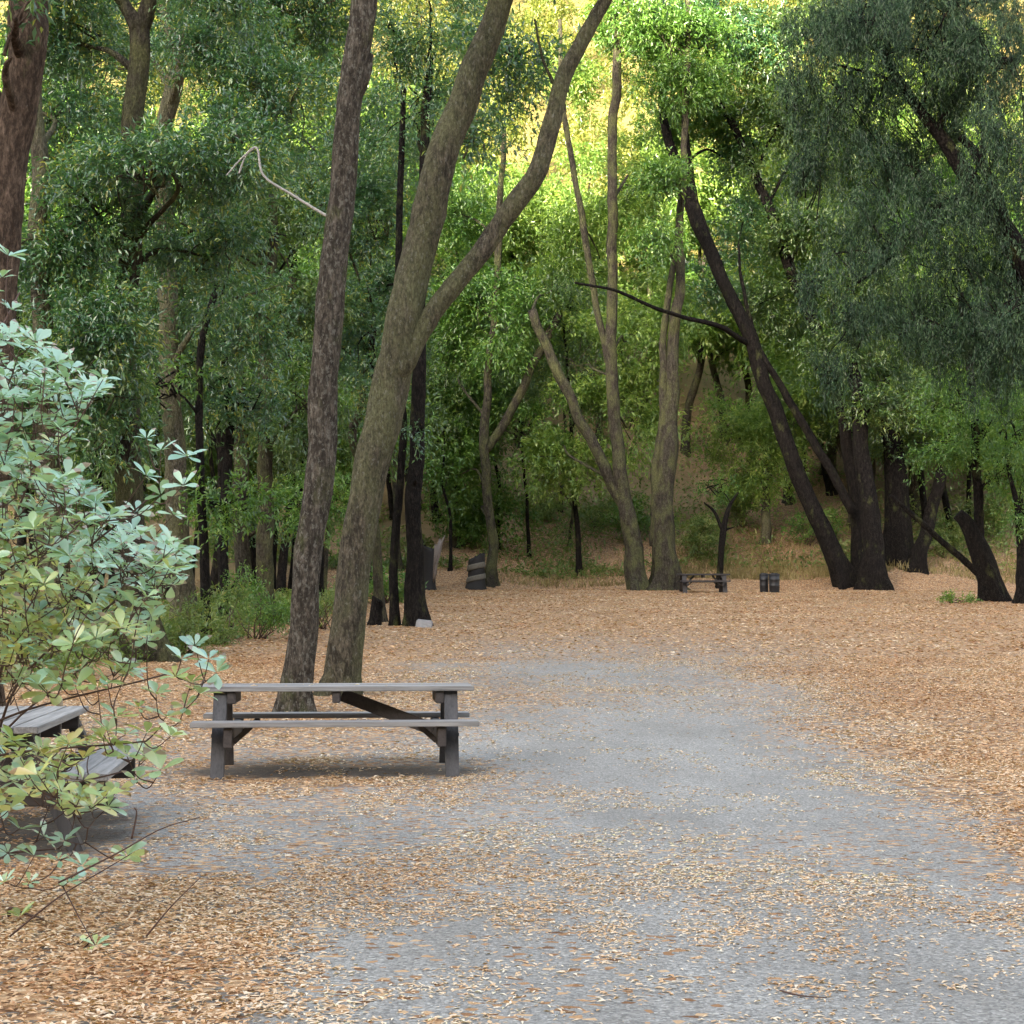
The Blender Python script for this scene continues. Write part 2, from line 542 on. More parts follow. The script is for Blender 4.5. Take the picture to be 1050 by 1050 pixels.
M['litter'] = mat_leaf('dry_leaf', [(0.0, (0.11, 0.035, 0.02)), (0.10, (0.32, 0.14, 0.065)), (0.32, (0.55, 0.32, 0.165)), (0.60, (0.68, 0.475, 0.30)), (0.92, (0.82, 0.71, 0.57)), (1.0, (0.66, 0.58, 0.28))],
                       clump_gain=0.42, translucent=0.15, gloss=0.03, trans_gain=1.0)
M['grass_dry'] = mat_leaf('grass_dry', [(0.0, (0.10, 0.09, 0.03)), (0.5, (0.24, 0.19, 0.08)), (1.0, (0.38, 0.31, 0.15))], translucent=0.25, gloss=0.02, trans_gain=1.0)
M['azalea'] = mat_leaf('azalea_leaf', [(0.0, (0.20, 0.40, 0.31)), (0.28, (0.33, 0.52, 0.38)), (0.52, (0.34, 0.49, 0.22)), (0.78, (0.55, 0.58, 0.20)), (1.0, (0.66, 0.53, 0.25))],
                       clump_gain=0.75, translucent=0.3, gloss=0.15, grough=0.34, tip=(1.0, (0.22, 0.12, 0.06)), trans_gain=1.2)
M['twig'] = mat_plain('twig', (0.085, 0.05, 0.04), 0.7)

# ------------------------------------------------------------------ terrain
LIT_V = [600, 640, 668, 690, 712, 740, 775, 800, 830, 870, 900, 940, 980, 1050]
LIT_U = [0, 105, 210, 315, 420, 525, 630, 735, 840, 945, 1050]
LIT = np.array([
    [.95, .95, .95, .95, .95, .95, .95, .95, .95, .95, .95],
    [.95, .95, .95, .95, .95, .95, .95, .95, .95, .95, .95],
    [.95, .95, .95, .95, .85, .62, .60, .68, .88, .95, .95],
    [.95, .95, .95, .90, .62, .30, .20, .42, .85, .92, .95],
    [.95, .90, .90, .85, .78, .58, .42, .35, .66, .92, .95],
    [.90, .80, .88, .85, .70, .35, .20, .22, .60, .92, .95],
    [.80, .60, .60, .55, .50, .15, .10, .12, .32, .88, .95],
    [.80, .50, .85, .85, .55, .32, .20, .14, .22, .80, .95],
    [.80, .35, .50, .60, .60, .48, .28, .22, .24, .42, .85],
    [.85, .55, .55, .65, .66, .50, .34, .42, .36, .30, .78],
    [.90, .78, .68, .62, .58, .42, .30, .40, .40, .32, .66],
    [.90, .88, .75, .40, .36, .40, .30, .30, .32, .26, .45],
    [.90, .90, .80, .42, .36, .36, .36, .34, .25, .22, .30],
    [.90, .92, .82, .45, .36, .36, .34, .24, .22, .22, .25]])
LIT[8:10, 2:8] *= .72
LIT[9:, 3:] *= np.array([1, .85, .75, .75, .8])[:, None]


def litter(x, y):
    """leaf cover 0..1 of the ground at x, y"""
    z = gz(x, y)
    u, v = uv_of(x, np.maximum(y, 5.0), z)
    jit = (fbm(x * 0.8, y * 0.5, 0, 31, 3) - 0.5)
    u = np.clip(u + jit * 120, 0, 1049.9); v = np.clip(v + jit * 14, 600, 1049.9)
    iu = np.clip(np.searchsorted(LIT_U, u, 'right') - 1, 0, len(LIT_U) - 2)
    iv = np.clip(np.searchsorted(LIT_V, v, 'right') - 1, 0, len(LIT_V) - 2)
    U, Vv = np.array(LIT_U, float), np.array(LIT_V, float)
    fu = (u - U[iu]) / (U[iu + 1] - U[iu]); fv = (v - Vv[iv]) / (Vv[iv + 1] - Vv[iv])
    d = (LIT[iv, iu] * (1 - fu) + LIT[iv, iu + 1] * fu) * (1 - fv) + (LIT[iv + 1, iu] * (1 - fu) + LIT[iv + 1, iu + 1] * fu) * fv
    return np.where(y < 5.0, 0.5, d)


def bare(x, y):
    """mask under the two near tables: bare soil, painted darker as table shade"""
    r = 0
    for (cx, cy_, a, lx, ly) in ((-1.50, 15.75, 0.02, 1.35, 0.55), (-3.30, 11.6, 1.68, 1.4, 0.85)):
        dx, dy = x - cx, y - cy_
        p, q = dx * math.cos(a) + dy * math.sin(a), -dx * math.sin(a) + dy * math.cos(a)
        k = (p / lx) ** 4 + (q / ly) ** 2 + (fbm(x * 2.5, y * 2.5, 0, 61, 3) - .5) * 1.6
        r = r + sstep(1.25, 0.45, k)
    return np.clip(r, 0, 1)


def make_ground():
    a = np.linspace(0, 1, 330)
    ys = np.concatenate([np.linspace(-420, -30, 40)[:-1], np.linspace(-30, 4, 24)[:-1], 4 * (150 / 4) ** a, np.linspace(150, 900, 50)[1:]])
    s = np.linspace(-1, 1, 261)
    xs = np.sinh(s * 5.6) / math.sinh(5.6) * 500
    X, Y = np.meshgrid(xs, ys)
    Z = gz(X, Y)
    V = np.stack([X, Y, Z], -1).reshape(-1, 3)
    ny, nx = X.shape
    i = np.arange(ny - 1)[:, None] * nx; j = np.arange(nx - 1)[None]
    Q = np.stack([i + j, i + j + 1, i + nx + j + 1, i + nx + j], -1).reshape(-1, 4)
    A = np.ones((ny, nx, 4))
    A[..., 0] = litter(X, Y)
    u, v = uv_of(X, np.maximum(Y, 5), Z)
    left = sstep(-6.6, -8.2, X + 0.05 * (Y - 24)) * sstep(20, 26, Y)
    bank = sstep(83, 90, Y - 8 * np.exp(-((u - 570) / 75) ** 2) + 6 * (fbm(X * .3, Y * .3, 0, 3) - .5)) * (1 - 0.8 * np.exp(-((u - 790) / 70) ** 2) * sstep(112, 100, Y))
    A[..., 1] = np.clip(left + bank, 0, 1)
    A[..., 3] = 1 - bare(X, Y)      # alpha: bare soil with painted table shade
    A[..., 2] = np.clip(sstep(102, 125, Y) + sstep(-30, -60, Y), 0, 1)
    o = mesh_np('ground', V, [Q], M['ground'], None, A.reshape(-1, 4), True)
    props(o, 'gravel and leaf covered ground of the clearing rising to a wooded hillside', 'ground', kind='structure')


make_ground()

# ------------------------------------------------------------------ trees
def crown_cloud(blobs, per_m2, leaf_l, leaf_w, clump=34, spread=0.42, droop=0.25, seed=0, gap=0.47, weep=False):
    """leaves in sprays filling ellipsoids; blobs: (centre, radii). Returns V, T, A"""
    rng = np.random.default_rng(seed + 100)
    C, G = [], []
    for (c, r) in blobs:
        area = math.pi * r[0] * r[2]
        n = max(6, int(area * per_m2 / clump))
        p = rng.normal(size=(n * 3, 3)); p = unit(p) * (rng.random((n * 3, 1)) ** 0.45)
        q = np.asarray(c) + p * np.asarray(r)
        kf = 0.9 / (spread * 3.0)
        k = fbm(q[:, 0] * kf, q[:, 1] * kf, q[:, 2] * kf * 1.5, seed + 3, 2)
        keep = k > gap
        q, p = q[keep][:n], p[keep][:n]
        C.append(np.hstack([q, p]))
    C = np.vstack(C)
    out, m = C[:, 3:], len(C)
    tw = unit(out * 0.8 + rng.normal(size=(m, 3)) * 0.7 + np.array([0, 0, -droop]))
    if weep: tw = unit(rng.normal(size=(m, 3)) * 0.28 + np.array([0, 0, -1.0]))
    tone = rng.random(m)
    n = m * clump
    idx = np.repeat(np.arange(m), clump)
    t = rng.random(n)
    ln = spread * (1.9 if not weep else 3.2)
    if weep:
        P = C[idx, :3] + tw[idx] * ((t - 0.4) * ln)[:, None] + rng.normal(size=(n, 3)) * spread * 0.15
        P = P + np.stack([np.sin(t * 4 + idx) * 0.08, np.cos(t * 3 + idx) * 0.08, 0 * t], 1)
        D = unit(tw[idx] * 1.6 + rng.normal(size=(n, 3)) * 0.75 + np.array([0, 0, -droop * 0.8]))
    else:                      # five diverging shoots per spray, leaves set along each
        sub = unit(tw[:, None] * 1.0 + rng.normal(size=(m, 5, 3)) * 0.75)
        sd = sub[idx, rng.integers(0, 5, n)]
        P = C[idx, :3] + sd * (t * ln * 0.62)[:, None] + np.array([0, 0, -1.0]) * (t ** 2 * ln * 0.12)[:, None] + rng.normal(size=(n, 3)) * spread * 0.075
        D = unit(sd * 0.8 + rng.normal(size=(n, 3)) * 0.65 + np.array([0, 0, -droop * 0.8]))
    N = unit(rng.normal(size=(n, 3)) * 0.55 + np.array([0, -0.15, 1.0]))
    if weep: N = unit(rng.normal(size=(n, 3)))
    L = leaf_l * rng.uniform(0.65, 1.3, n); W = leaf_w * rng.uniform(0.7, 1.25, n)
    V, T, A = leaf_mesh(P, D, N, L, W, rng.random(n), tone[idx])
    return V, T, A, C[:, :3], tw


def stem3d(pts, Y, dy=0.0, ground=True):
    """pixel polyline [(u, v, width)] -> 3-D points and radii; the first point of a trunk stands on the ground"""
    P, R = [], []
    n = len(pts)
    for i, (u, v, wd) in enumerate(pts):
        d = Y + dy * i / max(1, n - 1)
        if i == 0 and ground:
            p = gat(u, d); p.z -= 0.30
        else:
            p = at(u, v, d)
        P.append(list(p)); R.append(wd * 0.385 * d / F)
    return np.array(P), np.array(R)


def add_stem(geo, P, R, seed, flare=True, sides=16, rough=0.20):
    L = np.linalg.norm(np.diff(P, axis=0), axis=1).sum()
    n = int(np.clip(L / max(R.mean() * 1.1, 0.02), 10, 70))
    S = spline(np.hstack([P, R[:, None]]), n)
    p, r = S[:, :3].copy(), np.maximum(S[:, 3], 0.008)
    s = np.concatenate([[0], np.cumsum(np.linalg.norm(np.diff(p, axis=0), axis=1))])
    amp = min(0.4 * r.mean(), 0.10)
    p[1:-1, 0] += (vnoise(s[1:-1] * 0.9, seed * 1.7, 0, 3) - .5) * amp * 2
    p[1:-1, 1] += (vnoise(s[1:-1] * 0.9, seed * 1.7, 9, 4) - .5) * amp * 2
    if flare:
        r = r * (1 + 0.38 * np.exp(-s / (r[0] * 1.8)))
        geo.tube(p, r, sides + 4, rough, seed, 0.75 * np.exp(-np.clip(s - 0.30, 0, None) / (r[0] * 1.3)))
    else:
        geo.tube(p, r, sides, rough, seed)
    return p, r


def limb(geo, a, b, r0, seed, sag=0.1, sides=6):
    rng = np.random.default_rng(seed)
    a, b = np.asarray(a, float), np.asarray(b, float)
    L = np.linalg.norm(b - a)
    m1 = a + (b - a) * 0.35 + rng.normal(size=3) * L * 0.07 + np.array([0, 0, sag * L])
    m2 = a + (b - a) * 0.7 + rng.normal(size=3) * L * 0.07 + np.array([0, 0, sag * L * 0.6])
    n = int(np.clip(L / 0.25, 6, 20))
    p = spline(np.array([a, m1, m2, b]), n)
    r = np.linspace(r0, r0 * 0.22, n)
    geo.tube(p, r, sides, 0.08, seed)


def tree(name, label, Y, stems, blobs, bark, leaf, cat='tree', group=None, dy=0.0, leaf_l=0.125, leaf_w=0.040, per_m2=1500,
         seed=0, clump=34, spread=0.42, droop=0.25, gap=0.47, weep=False, thick=0.8, branches=(), dead=(), limbs=True):
    """stems: pixel polylines, the first one is the trunk; blobs: (u, v, ru, rv[, dY]) crown volumes in photo pixels at the tree's depth"""
    base = gat(stems[0][0][0], Y)
    root = empty(name, base, label, cat, group)
    g = Geo()
    allp, allr = [], []
    for k, st in enumerate(stems):
        P, R = stem3d(st, Y, dy, ground=(k == 0 or st[0][1] is None))
        p, r = add_stem(g, P, R, seed * 7 + k, flare=(k == 0 or st[0][1] is None))
        allp.append(p); allr.append(r)
    B = []
    for bl in blobs:
        u, v, ru, rv = bl[:4]
        d = Y + (bl[4] if len(bl) > 4 else 0)
        c = at(u, v, d)
        B.append((np.array(c), np.array([ru * d / F, max(ru, rv) * d / F * thick, rv * d / F])))
    ap, ar = np.vstack(allp), np.concatenate(allr)
    tips = None
    if B:
        V, T, A, cc, tw = crown_cloud(B, per_m2, leaf_l, leaf_w, clump, spread, droop, seed, gap, weep)
        rng = np.random.default_rng(seed)
        for (c, r) in B:
            dd = np.linalg.norm(ap - c - np.array([0, 0, -r[2] * 0.7]), axis=1)
            i = int(np.argmin(dd))
            if limbs and c[2] > ap[i][2] + .15: limb(g, ap[i], c + rng.normal(size=3) * r * 0.2, min(ar[i] * 0.45, 0.08), seed * 31 + i)
            sel = np.where((np.abs((cc - c) / r) < 1.05).all(axis=1))[0]
            for q in rng.choice(sel, min(len(sel), 14), replace=False) if len(sel) else []:
                limb(g, c + rng.normal(size=3) * r * 0.25, cc[q], 0.022, seed * 57 + int(q), 0.05, 4)
    g.build('trunk', M[bark], root, base)
    for k, br in enumerate(branches):
        st, mt = br[:2]
        gb = Geo()
        P, R = stem3d(st, Y, br[2] if len(br) > 2 else 0, ground=False)
        add_stem(gb, P, R, seed * 13 + k, flare=False, sides=8)
        gb.build('branch', M[mt], root, base)
    for k, (st, dY) in enumerate(dead):
        gb = Geo()
        P, R = stem3d(st, Y + dY, 0, ground=False)
        add_stem(gb, P, R, seed * 17 + k, flare=False, sides=6)
        props(gb.build('dead_branch', M['dead_wood'], root, base), 'bare pale grey dead branch')
    if B:
        mesh_np('crown', V, [T], M[leaf], root, A, False, base)
    return root


# ---- the left side
tree('bay_tree', 'thick reddish brown trunk at the left edge above the pale shrub', 19.0,
     [[(-24, None, 50), (-12, 500, 44), (0, 330, 42), (9, 200, 46), (20, 90, 50), (28, 0, 52), (36, -120, 48)]],
     [(8, 60, 22, 60, -.8), (18, 20, 26, 40, -.9), (-60, 80, 60, 70, 0), (-40, -120, 120, 70)], 'bark_red', 'leaf_bay', seed=1, per_m2=800)
tree('bay_tree', 'slim mossy trunk just right of the thick reddish trunk', 30.0,
     [[(52, None, 30), (46, 400, 27), (42, 300, 27), (40, 200, 24), (34, 100, 20), (40, 0, 16), (44, -80, 12)]],
     [(60, 250, 60, 60), (90, 340, 70, 50, -1), (60, 130, 60, 60, 2), (100, 420, 60, 60), (20, 420, 40, 60)], 'bark_moss', 'leaf_bay', seed=2, per_m2=1350)
tree('bay_tree', 'dark upright trunk forking at the top of the photo, left of the mossy forked trunk', 31.0,
     [[(150, None, 56), (140, 600, 44), (128, 450, 34), (131, 300, 30), (137, 150, 28), (141, 60, 28), (142, 20, 27)],
      [(142, 30, 24), (128, 5, 17), (105, -30, 14)], [(142, 30, 24), (152, -5, 20), (165, -80, 14)]],
     [(150, 190, 80, 55, -2), (95, 215, 60, 60, -1), (220, 170, 80, 70, -1), (110, 320, 60, 50, -1.5), (70, 40, 60, 60, 1), (210, 260, 70, 60, 1), (70, -10, 70, 40), (240, -10, 90, 40)],
     'bark_grey', 'leaf_bay', seed=3, per_m2=1350)
tree('bay_tree', 'mossy trunk forking into a V near the top left', 37.0,
     [[(188, None, 34), (178, 450, 28), (170, 250, 24), (169, 150, 23), (180, 75, 24), (182, 45, 22)],
      [(181, 55, 18), (170, 20, 14), (163, -20, 12), (160, -90, 9)], [(182, 50, 18), (195, 15, 15), (205, -40, 11)]],
     [(215, 50, 70, 60, -2), (110, 70, 60, 70, 3), (290, 110, 70, 60, -2), (280, 20, 80, 50), (180, 300, 60, 60, 2), (255, 330, 60, 60), (330, -5, 80, 50), (170, 0, 80, 50, 2)],
     'bark_moss', 'leaf_bay', seed=4, per_m2=1350,
     dead=[([(232, 180, 1.8), (250, 160, 2.6), (263, 152, 3), (270, 180, 3.4), (300, 200, 3.6), (336, 222, 4.4)], -9.5),
           ([(245, 178, 3), (252, 160, 2), (262, 151, 2)], -9.5)])
inner = [
    (231, 40, 16, [(231, None, 17), (229, 540, 14), (236, 430, 12), (225, 330, 11), (215, 200, 9)], [(240, 420, 60, 40), (200, 360, 50, 60)], 'slender black trunk rising from the ferns in the dim wood'),
    (275, 44, 17, [(272, None, 24), (270, 500, 21), (273, 400, 19), (276, 320, 17), (280, 200, 12)], [(300, 300, 60, 60), (260, 250, 60, 60), (310, 420, 50, 50)], 'mossy straight trunk in the dim wood left of the brown trunk'),
    (205, 36, 18, [(212, None, 14), (206, 480, 11), (204, 400, 10), (208, 350, 10), (222, 290, 8)], [(180, 400, 50, 40), (230, 520, 50, 30)], 'thin grey trunk bending right above the shrub'),
    (375, 46, 19, [(392, None, 14), (378, 500, 12), (362, 450, 12), (372, 410, 11), (385, 330, 9)], [(370, 330, 50, 60), (350, 200, 50, 70), (390, 240, 50, 60)], 'thin dark trunk curving behind the forked mossy tree'),
    (85, 44, 20, [(90, None, 20), (96, 540, 18), (100, 420, 15), (92, 300, 11)], [(90, 500, 70, 50), (50, 360, 60, 60), (140, 440, 50, 50)], 'dim trunk in the wood behind the pale shrub'),
    (250, 50, 21, [(250, None, 22), (246, 500, 20), (243, 400, 18), (240, 300, 15), (236, 150, 10)], [(230, 60, 80, 60), (330, 60, 60, 60), (290, 400, 70, 60), (330, 520, 50, 40)], 'broad dark trunk deep in the wood between thinner stems'),
    (325, 52, 22, [(330, None, 14), (322, 500, 13), (312, 430, 12), (296, 360, 10), (285, 280, 8)], [(330, 350, 50, 50), (260, 520, 60, 30), (380, 140, 60, 60)], 'thin leaning stem half hidden behind the brown trunk'),
]
for (u, Y, sd, st, bl, lb) in inner:
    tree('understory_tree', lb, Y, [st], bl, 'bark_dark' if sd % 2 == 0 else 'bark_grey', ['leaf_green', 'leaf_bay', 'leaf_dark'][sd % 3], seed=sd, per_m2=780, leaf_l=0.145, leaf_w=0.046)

# ---- the two large trees behind the table and the burnt pair
tree('bay_tree', 'straight brown lichen spotted trunk behind the picnic table, standing left of the forked one', 21.5,
     [[(303, None, 40), (304, 690, 39), (317, 570, 37), (328, 450, 38), (338, 350, 38), (347, 240, 36), (358, 130, 35), (365, 60, 34), (372, 0, 35), (385, -120, 28)],
      [(362, 110, 14), (374, 80, 16), (379, 56, 13)]],
     [(380, -150, 140, 60), (300, -130, 80, 50, 2)], 'bark_brown', 'leaf_bay', seed=5, per_m2=700, clump=30)
tree('bay_tree', 'large mossy trunk forking into two leaning stems behind the picnic table', 24.0,
     [[(350, None, 40), (356, 640, 44), (369, 560, 46), (385, 470, 48), (396, 410, 50), (409, 345, 47), (424, 275, 45), (446, 195, 43), (468, 120, 41), (490, 55, 37), (509, 0, 33), (545, -110, 26)],
      [(404, 385, 32), (430, 345, 27), (462, 300, 27), (494, 255, 27), (525, 210, 27), (548, 178, 26), (563, 130, 25), (577, 80, 22), (600, 42, 20), (622, 0, 18), (660, -80, 14)]],
     [(520, 60, 60, 60, 3), (480, 140, 36, 40, 4), (540, -90, 140, 50), (650, -70, 90, 40)], 'bark_moss', 'leaf_bay', seed=6, limbs=False, per_m2=1000,
     branches=[([(563, 130, 9), (572, 100, 6), (556, 60, 4), (548, 20, 3)], 'bark_grey')])
tree('bay_tree', 'dark burnt trunk with a pale stone at its foot', 44.0,
     [[(430, None, 28), (424, 560, 22), (424, 490, 21), (429, 400, 19), (431, 300, 17), (434, 180, 14), (440, 60, 11)]],
     [(430, 430, 16, 22, -.6), (428, 490, 12, 12, -.5), (425, 120, 60, 80, 1), (440, 10, 80, 50), (400, 290, 40, 40, 2)], 'bark_dark', 'leaf_bay', seed=7, per_m2=1000, leaf_l=.12, leaf_w=.036)
tree('bay_tree', 'thin black stem close on the left of the burnt trunk', 44.2,
     [[(407, None, 14), (403, 590, 12), (405, 540, 11), (413, 450, 10), (408, 330, 9), (411, 210, 9), (414, 90, 7)]],
     [(410, 40, 40, 40), (385, 380, 30, 60, 1)], 'bark_dark', 'leaf_bay', seed=8, per_m2=1000, leaf_l=.12, leaf_w=.036)

# ---- the middle, at the back edge of the clearing
tree('willow_tree', 'thin pale barked tree with a dark side limb beside the striped stump', 80.0,
     [[(503, None, 15), (505, 560, 13), (499, 500, 12), (497, 455, 13), (500, 400, 11), (507, 320, 10), (512, 240, 9), (516, 130, 7)],
      [(497, 462, 12), (520, 430, 12), (537, 395, 12), (556, 355, 11), (574, 322, 9)]],
     [(520, 330, 40, 50), (480, 300, 40, 60, 2), (470, 220, 40, 50, 2), (540, 450, 40, 40, 3), (460, 470, 40, 50, 3), (450, 390, 40, 50, 4), (500, 520, 40, 30, 6)], 'bark_grey', 'leaf_green', seed=9, per_m2=420, leaf_l=.25, leaf_w=.088, spread=.75)
tree('willow_tree', 'tall thin pale trunk with a mossy broken side stem leaning left', 76.0,
     [[(657, None, 27), (650, 570, 24), (640, 515, 21), (632, 450, 17), (628, 370, 16), (627, 280, 14), (629, 170, 13), (631, 60, 12), (632, -40, 9)],
      [(641, 522, 17), (625, 490, 15), (605, 450, 15), (585, 410, 14), (566, 370, 14), (546, 318, 12)],
      [(628, 395, 8), (617, 340, 9), (606, 280, 9), (598, 230, 9), (588, 180, 8), (577, 100, 7), (574, 20, 5)]],
     [(600, 370, 50, 40, 4), (660, 330, 50, 60, 3), (580, 470, 50, 40, 5), (650, 430, 40, 50, 4), (600, 250, 40, 40, 5), (560, 300, 40, 40, 6), (645, 190, 34, 50, 4), (585, 90, 24, 40, 6)], 'bark_grey', 'leaf_light', seed=10, per_m2=380, leaf_l=.25, leaf_w=.088, spread=.75, gap=.5)
tree('bay_tree', 'stout grey trunk beside the far picnic table', 76.0,
     [[(683, None, 32), (681, 560, 30), (684, 480, 25), (689, 410, 20), (693, 340, 15), (697, 270, 12), (700, 180, 9), (704, 60, 8), (707, -60, 7)],
      [(672, 560, 16), (672, 500, 14), (679, 430, 12), (681, 350, 10), (690, 260, 8)]],
     [(700, 60, 60, 60), (660, 20, 60, 40), (740, 90, 50, 50, 5), (690, 130, 40, 30, 5), (690, 190, 34, 30, -2), (672, 240, 26, 24, -2)], 'bark_grey', 'leaf_green', seed=11, per_m2=480, leaf_l=.23, leaf_w=.078, spread=.65)

# ---- the right side
tree('bay_tree', 'long dark trunk leaning left across the back of the clearing', 79.0,
     [[(868, None, 27), (852, 560, 24), (826, 510, 22), (803, 450, 21), (785, 395, 20), (768, 345, 20), (750, 305, 18), (728, 255, 18), (708, 215, 16), (692, 165, 14), (680, 110, 11), (670, 30, 8)],
      [(726, 252, 13), (712, 205, 12), (706, 160, 10), (702, 110, 8), (716, 40, 6)],
      [(874, 525, 12), (850, 480, 12), (822, 430, 11), (794, 385, 9), (774, 345, 7), (762, 300, 5), (757, 250, 3)]],
     [(700, 30, 60, 50, 1), (760, 40, 60, 50, 1), (750, 150, 30, 40, 3), (730, 290, 34, 24, 3), (770, 230, 30, 50, 3)], 'bark_dark', 'leaf_bay', seed=12, per_m2=480, leaf_l=.23, leaf_w=.078, spread=.65,
     branches=[([(766, 352, 8), (738, 335, 7), (700, 325, 6), (668, 314, 5), (630, 298, 4.5), (590, 290, 3.5)], 'bark_dark', -9)])
tree('bay_tree', 'black trunk leaning left into the foliage above and behind the long leaning trunk', 80.0,
     [[(880, None, 15), (876, 520, 15), (866, 440, 15), (850, 375, 15), (832, 325, 15), (808, 270, 15), (793, 225, 14), (777, 185, 13), (752, 130, 10), (735, 100, 8), (722, 40, 6)]],
     [(790, 130, 50, 60), (830, 230, 50, 50, -1), (800, 300, 40, 40, 1), (850, 150, 50, 60, 1), (800, 30, 60, 50)], 'bark_dark', 'leaf_dark', seed=13, per_m2=480, leaf_l=.23, leaf_w=.078, spread=.65)
tree('bay_tree', 'brown upright trunk at the foot of the long leaning trunk', 78.0,
     [[(897, None, 28), (893, 540, 26), (886, 480, 22), (881, 430, 20), (877, 360, 16), (872, 260, 11)]],
     [(860, 340, 50, 40), (910, 400, 50, 40), (880, 280, 50, 50)], 'bark_dark', 'leaf_dark', seed=14, per_m2=480, leaf_l=.22, leaf_w=.07, spread=.6)
tree('bay_tree', 'broad black trunk right of the brown upright one', 82.0,
     [[(922, None, 36), (921, 540, 33), (918, 480, 30), (912, 440, 24), (905, 380, 16)]],
     [(940, 430, 60, 40), (900, 370, 50, 50), (960, 380, 50, 50)], 'bark_dark', 'leaf_dark', seed=15, per_m2=480, leaf_l=.22, leaf_w=.07, spread=.6)
tree('bay_tree', 'dark trunk leaning right out of the foot of the broad black trunk', 81.0,
     [[(936, None, 22), (946, 560, 18), (957, 520, 17), (966, 480, 14), (972, 430, 10)]],
     [(990, 420, 50, 50), (1010, 350, 50, 50)], 'bark_dark', 'leaf_green', seed=23, per_m2=480, leaf_l=.22, leaf_w=.07, spread=.6)
tree('bay_tree', 'crooked dark trunk broken off short, with a long thin limb reaching left', 62.0,
     [[(1021, None, 30), (1013, 590, 28), (1003, 560, 25), (992, 540, 21), (982, 527, 16)],
      [(1006, 572, 13), (1004, 530, 13), (1000, 470, 12), (996, 390, 10), (985, 300, 8)]],
     [(1000, 420, 60, 50), (1030, 480, 30, 40), (960, 460, 30, 30)], 'bark_dark', 'leaf_green', seed=24, per_m2=560, leaf_l=.15, leaf_w=.05, spread=.5,
     branches=[([(1012, 598, 9), (985, 572, 9), (958, 548, 8), (935, 528, 7), (913, 508, 5)], 'bark_dark')])
tree('bay_tree', 'thin trunk at the right edge of the clearing', 60.0,
     [[(1046, None, 13), (1046, 580, 11), (1043, 520, 8), (1034, 480, 5), (1030, 440, 4)]],
     [(1040, 440, 40, 50), (1046, 520, 20, 30)], 'bark_dark', 'leaf_green', seed=25, per_m2=560, leaf_l=.15, leaf_w=.05, spread=.5)
tree('cypress_tree', 'large drooping grey green tree filling the upper right corner', 52.0,
     [[(1130, None, 46), (1100, 400, 40), (1060, 290, 34), (1020, 220, 28), (985, 170, 22), (945, 115, 15), (900, 50, 9)],
      [(1062, 300, 20), (1035, 240, 16), (1005, 165, 13), (985, 140, 10)],
      [(1000, 195, 12), (960, 215, 9), (920, 260, 7), (880, 290, 4)],
      [(960, 135, 10), (1000, 70, 10), (1045, 62, 9)], [(1060, 300, 14), (1020, 330, 10), (985, 350, 7)]],
     [(870, 100, 60, 90), (950, 60, 80, 80), (1020, 90, 60, 100), (900, 230, 60, 80), (980, 250, 60, 90), (1040, 260, 40, 110), (870, 330, 40, 50), (940, 340, 50, 50), (1010, 370, 50, 50), (850, 20, 50, 50),
      (920, 160, 80, 70, 2), (1000, 330, 80, 60, 2), (1020, 150, 40, 60, -2.5), (1000, 30, 60, 50, -2), (890, 20, 70, 50, -2), (1030, 330, 40, 60, -2), (960, -20, 110, 50), (1010, -15, 70, 40, -1), (960, 25, 70, 40, 3), (1035, 50, 30, 60, 3), (900, 10, 60, 40, 3), (825, 190, 24, 50, 1), (815, 90, 22, 50, 1), (838, 290, 22, 30, -1), (850, 385, 30, 24)],
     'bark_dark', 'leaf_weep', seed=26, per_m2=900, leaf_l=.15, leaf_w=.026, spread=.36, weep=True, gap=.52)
tree('oak_tree', 'short mossy trunk on the orange leaf slope behind the bins', 87.0,
     [[(784, None, 15), (785, 560, 13), (785, 520, 12), (787, 440, 9)]],
     [(780, 480, 50, 40), (800, 430, 40, 40), (750, 440, 40, 40)], 'bark_moss', 'leaf_light', seed=27, per_m2=420, leaf_l=.20, leaf_w=.07, spread=.6)
tree('sapling', 'small crooked dark sapling behind the far picnic table', 79.0,
     [[(736, None, 9), (739, 570, 8), (742, 545, 9), (748, 520, 5), (757, 505, 3)], [(741, 545, 5), (733, 525, 4), (722, 515, 2)]],
     [(735, 500, 22, 14, 1), (755, 545, 14, 10, 1)], 'bark_dark', 'leaf_green', seed=28, per_m2=300, leaf_l=.16, leaf_w=.055, spread=.4)
tree('sapling', 'small bent sapling with bare drooping twigs on the mound', 88.0,
     [[(583, None, 5), (586, 540, 4), (590, 510, 4), (598, 492, 3)], [(588, 520, 3), (570, 495, 2.5), (556, 500, 2)], [(598, 492, 2.5), (604, 480, 2), (610, 500, 1.5)]],
     [], 'bark_grey', 'leaf_light', seed=29)

